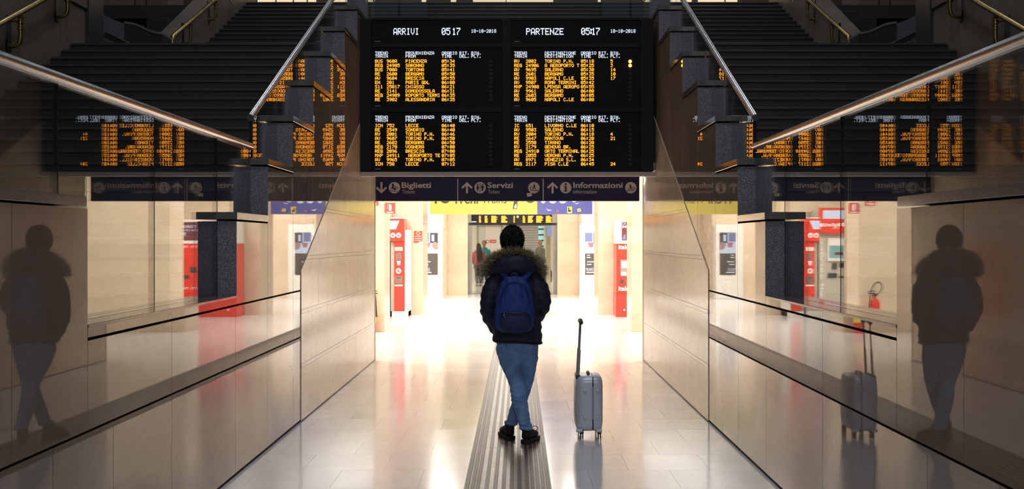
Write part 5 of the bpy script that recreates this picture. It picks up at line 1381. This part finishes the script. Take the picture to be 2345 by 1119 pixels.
# top carry handle
MB().tube([(seam - 0.03, SY + 0.10, SZ1 - 0.002), (seam - 0.03, SY + 0.115, SZ1 + 0.016), (seam - 0.03, SY + 0.18, SZ1 + 0.020), (seam - 0.03, SY + 0.245, SZ1 + 0.016), (seam - 0.03, SY + 0.26, SZ1 - 0.002)], [(0.010, 0.006)] * 5, n=10, sub=3).build('carry_handle', M['suit_dark'], SU_, smooth=True)
MB().box(SX0 + 0.005, SX0 + 0.04, SY + 0.05, SY + SD - 0.05, SZ1 - 0.045, SZ1 + 0.004).build('handle_housing', M['suit_dark'], SU_, bevel=0.008, smooth='auto')
HB = empty('telescopic_handle', (0, 0, 0), parent=SU_)
hx0, hx1 = SX0 + 0.024, SX0 + 0.047
zt0, zt1, zt2 = SZ1 - 0.03, 0.715, 0.935
lerp = lambda z: hx0 + (hx1 - hx0) * (z - zt0) / (zt2 - zt0)
for yv in (SY + 0.085, SY + SD - 0.095):
    MB().tube([(lerp(zt0), yv, zt0), (lerp(zt1), yv, zt1)], [(0.010, 0.008)] * 2, n=12).build('lower_tube', M['suit_tube'], HB, smooth='auto')
    MB().tube([(lerp(zt1), yv, zt1), (lerp(zt2), yv, zt2)], [(0.0058, 0.005)] * 2, n=10).build('upper_tube', M['suit_tube'], HB, smooth='auto')
MB().tube([(lerp(zt2), SY + 0.07, zt2), (lerp(zt2), SY + 0.12, zt2 + 0.012), (lerp(zt2), SY + SD / 2, zt2 + 0.014), (lerp(zt2), SY + SD - 0.13, zt2 + 0.012), (lerp(zt2), SY + SD - 0.08, zt2)], [(0.018, 0.016)] * 5, n=14, sub=3, cap='round').build('grip', M['suit_dark'], HB, smooth=True)
for xw in (SX0 + 0.048, SX1 - 0.028):
    for yw in (SY + 0.035, SY + SD - 0.04):
        WH = empty('wheel', (0, 0, 0), parent=SU_)
        MB().box(xw - 0.017, xw + 0.017, yw - 0.022, yw + 0.022, 0.040, SZ0 + 0.006).build('fork', M['suit_dark'], WH, bevel=0.005)
        for dx in (-0.013, 0.006):
            MB().lathe([(0.006, 0), (0.0225, 0), (0.0235, 0.002), (0.0235, 0.006), (0.0225, 0.008), (0.006, 0.008)], (xw + dx, yw - 0.004, 0.0237), 'x', n=18).build('tyre', M['rubber'], WH, smooth='auto')
for xw in (SX0 + 0.03, SX1 - 0.03):
    MB().box(xw - 0.025, xw + 0.025, SY + 0.004, SY + 0.06, SZ0 - 0.004, SZ0 + 0.02).build('corner_guard', M['suit'], SU_, bevel=0.005)

# ================================================================== PEOPLE FAR IN THE VESTIBULE
def far_person(px, pyf, pyh, label, coat, legs, hair, hairlong, skirt=None, turn=0.0):
    Y = EYE * F / (pyf - VY); X = X_(px, Y); H = (pyf - pyh) * Y / F
    E = empty('person', (X, Y, 0), label, 'person')
    def g(a, d, h_):
        ca, sa = math.cos(turn), math.sin(turn)
        return (X + (a * ca - d * sa) * H, Y + (a * sa + d * ca) * H, h_ * H)
    b = MB()
    b.ball(g(0, 0, 0.935), (0.045*H, 0.055*H, 0.066*H), 14, 10); b.ball(g(0, 0.035, 0.925), (0.012*H, 0.015*H, 0.018*H), 8, 6)
    b.tube([g(0, -0.005, 0.90), g(0, -0.01, 0.84)], [0.03*H, 0.034*H], n=10)
    b.tube([g(0, -0.01, 0.83), g(0, 0, 0.72), g(0, 0, 0.60), g(0, 0, 0.49)], [(0.075*H, 0.045*H), (0.085*H, 0.060*H), (0.08*H, 0.058*H), (0.09*H, 0.062*H)], n=16, sub=2)
    for sg_ in (-1, 1):
        b.tube([g(0.045*sg_, 0, 0.52), g(0.045*sg_, 0.01, 0.28), g(0.042*sg_, -0.02 + 0.03*sg_, 0.05)], [0.052*H, 0.036*H, 0.024*H], n=12, sub=3)
        b.tube([g(0.042*sg_, -0.03 + 0.03*sg_, 0.025), g(0.046*sg_, 0.075 + 0.03*sg_, 0.020)], [(0.026*H, 0.020*H), (0.024*H, 0.014*H)], n=10, cap='round')
        b.tube([g(0.10*sg_, -0.01, 0.80), g(0.125*sg_, -0.015, 0.63), g(0.10*sg_, 0.055, 0.52)], [0.018*H, 0.021*H, 0.018*H], n=10, sub=3, cap='round')
        b.ball(g(0.098*sg_, 0.072, 0.50), (0.016*H, 0.026*H, 0.026*H), 8, 6)
    fuse(b, 'body', M['skin_light'], E, 0.016, 2)
    c = MB()
    c.tube([g(0, -0.01, 0.845), g(0, -0.01, 0.81), g(0, 0, 0.72), g(0, 0, 0.60), g(0, 0, 0.50)], [(0.05*H, 0.045*H), (0.105*H, 0.065*H), (0.108*H, 0.078*H), (0.098*H, 0.072*H), (0.115*H, 0.082*H)], n=18, sub=2)
    for sg_ in (-1, 1): c.tube([g(0.105*sg_, -0.01, 0.80), g(0.13*sg_, -0.015, 0.63), g(0.108*sg_, 0.045, 0.53)], [0.040*H, 0.035*H, 0.028*H], n=12, sub=3)
    fuse(c, 'coat', coat, E, 0.016, 2, 0.006, 12)
    l = MB()
    for sg_ in (-1, 1): l.tube([g(0.045*sg_, 0, 0.53), g(0.045*sg_, 0.01, 0.28), g(0.042*sg_, -0.02 + 0.03*sg_, 0.06)], [0.062*H, 0.044*H, 0.032*H], n=12, sub=3)
    fuse(l, 'trousers', legs, E, 0.014, 2, 0.003, 14)
    s_ = MB()
    for sg_ in (-1, 1):
        s_.tube([g(0.042*sg_, -0.035 + 0.03*sg_, 0.022), g(0.046*sg_, 0.08 + 0.03*sg_, 0.020)], [(0.032*H, 0.022*H), (0.030*H, 0.018*H)], n=10, cap='round')
    fuse(s_, 'shoes', M['shoe'], E, 0.010, 1)
    if skirt:
        k_ = MB(); k_.tube([g(0, 0, 0.56), g(0, 0, 0.42)], [(0.10*H, 0.075*H), (0.12*H, 0.09*H)], n=18)
        k_.build('skirt', skirt, E, smooth='auto')
    hh = MB(); hh.ball(g(0, -0.012, 0.948), (0.053*H, 0.058*H, 0.066*H), 14, 10)
    if hairlong: hh.tube([g(0, -0.03, 0.94), g(0, -0.05, 0.86), g(0, -0.06, 0.78)], [(0.055*H, 0.04*H), (0.062*H, 0.035*H), (0.045*H, 0.02*H)], n=12, sub=2, cap='round')
    fuse(hh, 'hair', hair, E, 0.012, 1, 0.008, 30)
    return E, g, H
w1, g1, H1 = far_person(1096, 655, 557.5, 'person in red coat, dark skirt and tights standing far off on the left', M['coat_red'], M['dark_cloth'], M['brown_hair'], True, M['dark_cloth'], 0.2)
BK = empty('backpack', g1(0, -0.12, 0.62), 'dark grey backpack on the far person in the red coat', 'backpack')
m = MB(); m.tube([g1(0.01, -0.12, 0.60), g1(0.01, -0.125, 0.64), g1(0.01, -0.12, 0.76), g1(0.01, -0.105, 0.82)], [(0.05*H1, 0.03*H1), (0.068*H1, 0.045*H1), (0.064*H1, 0.042*H1), (0.035*H1, 0.02*H1)], n=16, sub=2, cap='round'); fuse(m, 'pack_body', M['dark_cloth'], BK, 0.012, 2)
for sg_ in (-1, 1): MB().tube([g1(0.05*sg_, -0.10, 0.80), g1(0.06*sg_, -0.06, 0.845), g1(0.065*sg_, 0.03, 0.83)], [(0.02*H1, 0.006*H1)] * 3, n=8, sub=3).build('shoulder_strap', M['slot_dark'], BK, smooth=True)
far_person(1108.5, 648, 551, 'person in teal and dark clothes standing beside the far white door', M['teal_cloth'], M['dark_cloth'], M['brown_hair'], False, None, 2.9)
m1, g2, H2 = far_person(1238, 652, 550, 'person in grey-green coat walking at the far right', M['green_cloth'], M['green_cloth'], M['skin_light'], False, None, -0.9)
TB = empty('travel_bag', g2(0.30, -0.08, 0.04), 'black travel bag trailing behind the far person in the grey-green coat', 'bag')
m = MB(); m.tube([g2(0.30, -0.08, 0.04), g2(0.30, -0.08, 0.12), g2(0.30, -0.08, 0.30), g2(0.30, -0.08, 0.38)], [(0.09*H2, 0.06*H2), (0.12*H2, 0.08*H2), (0.12*H2, 0.08*H2), (0.08*H2, 0.05*H2)], n=16, sub=2, cap='round'); fuse(m, 'bag_body', M['dark_cloth'], TB, 0.014, 2, 0.01, 10)
MB().tube([g2(0.30, -0.08, 0.38), g2(0.27, -0.06, 0.44), g2(0.22, -0.02, 0.47), g2(0.17, 0.03, 0.48)], 0.012, n=8, sub=3).build('bag_strap', M['slot_dark'], TB, smooth=True)
for d in (-0.04, 0.04): MB().lathe([(0.006, 0), (0.035, 0), (0.035, 0.02), (0.006, 0.02)], (g2(0.30 + d, -0.08, 0)[0], g2(0.30 + d, -0.08, 0)[1], 0.035), 'x', n=14).build('wheel', M['rubber'], TB)
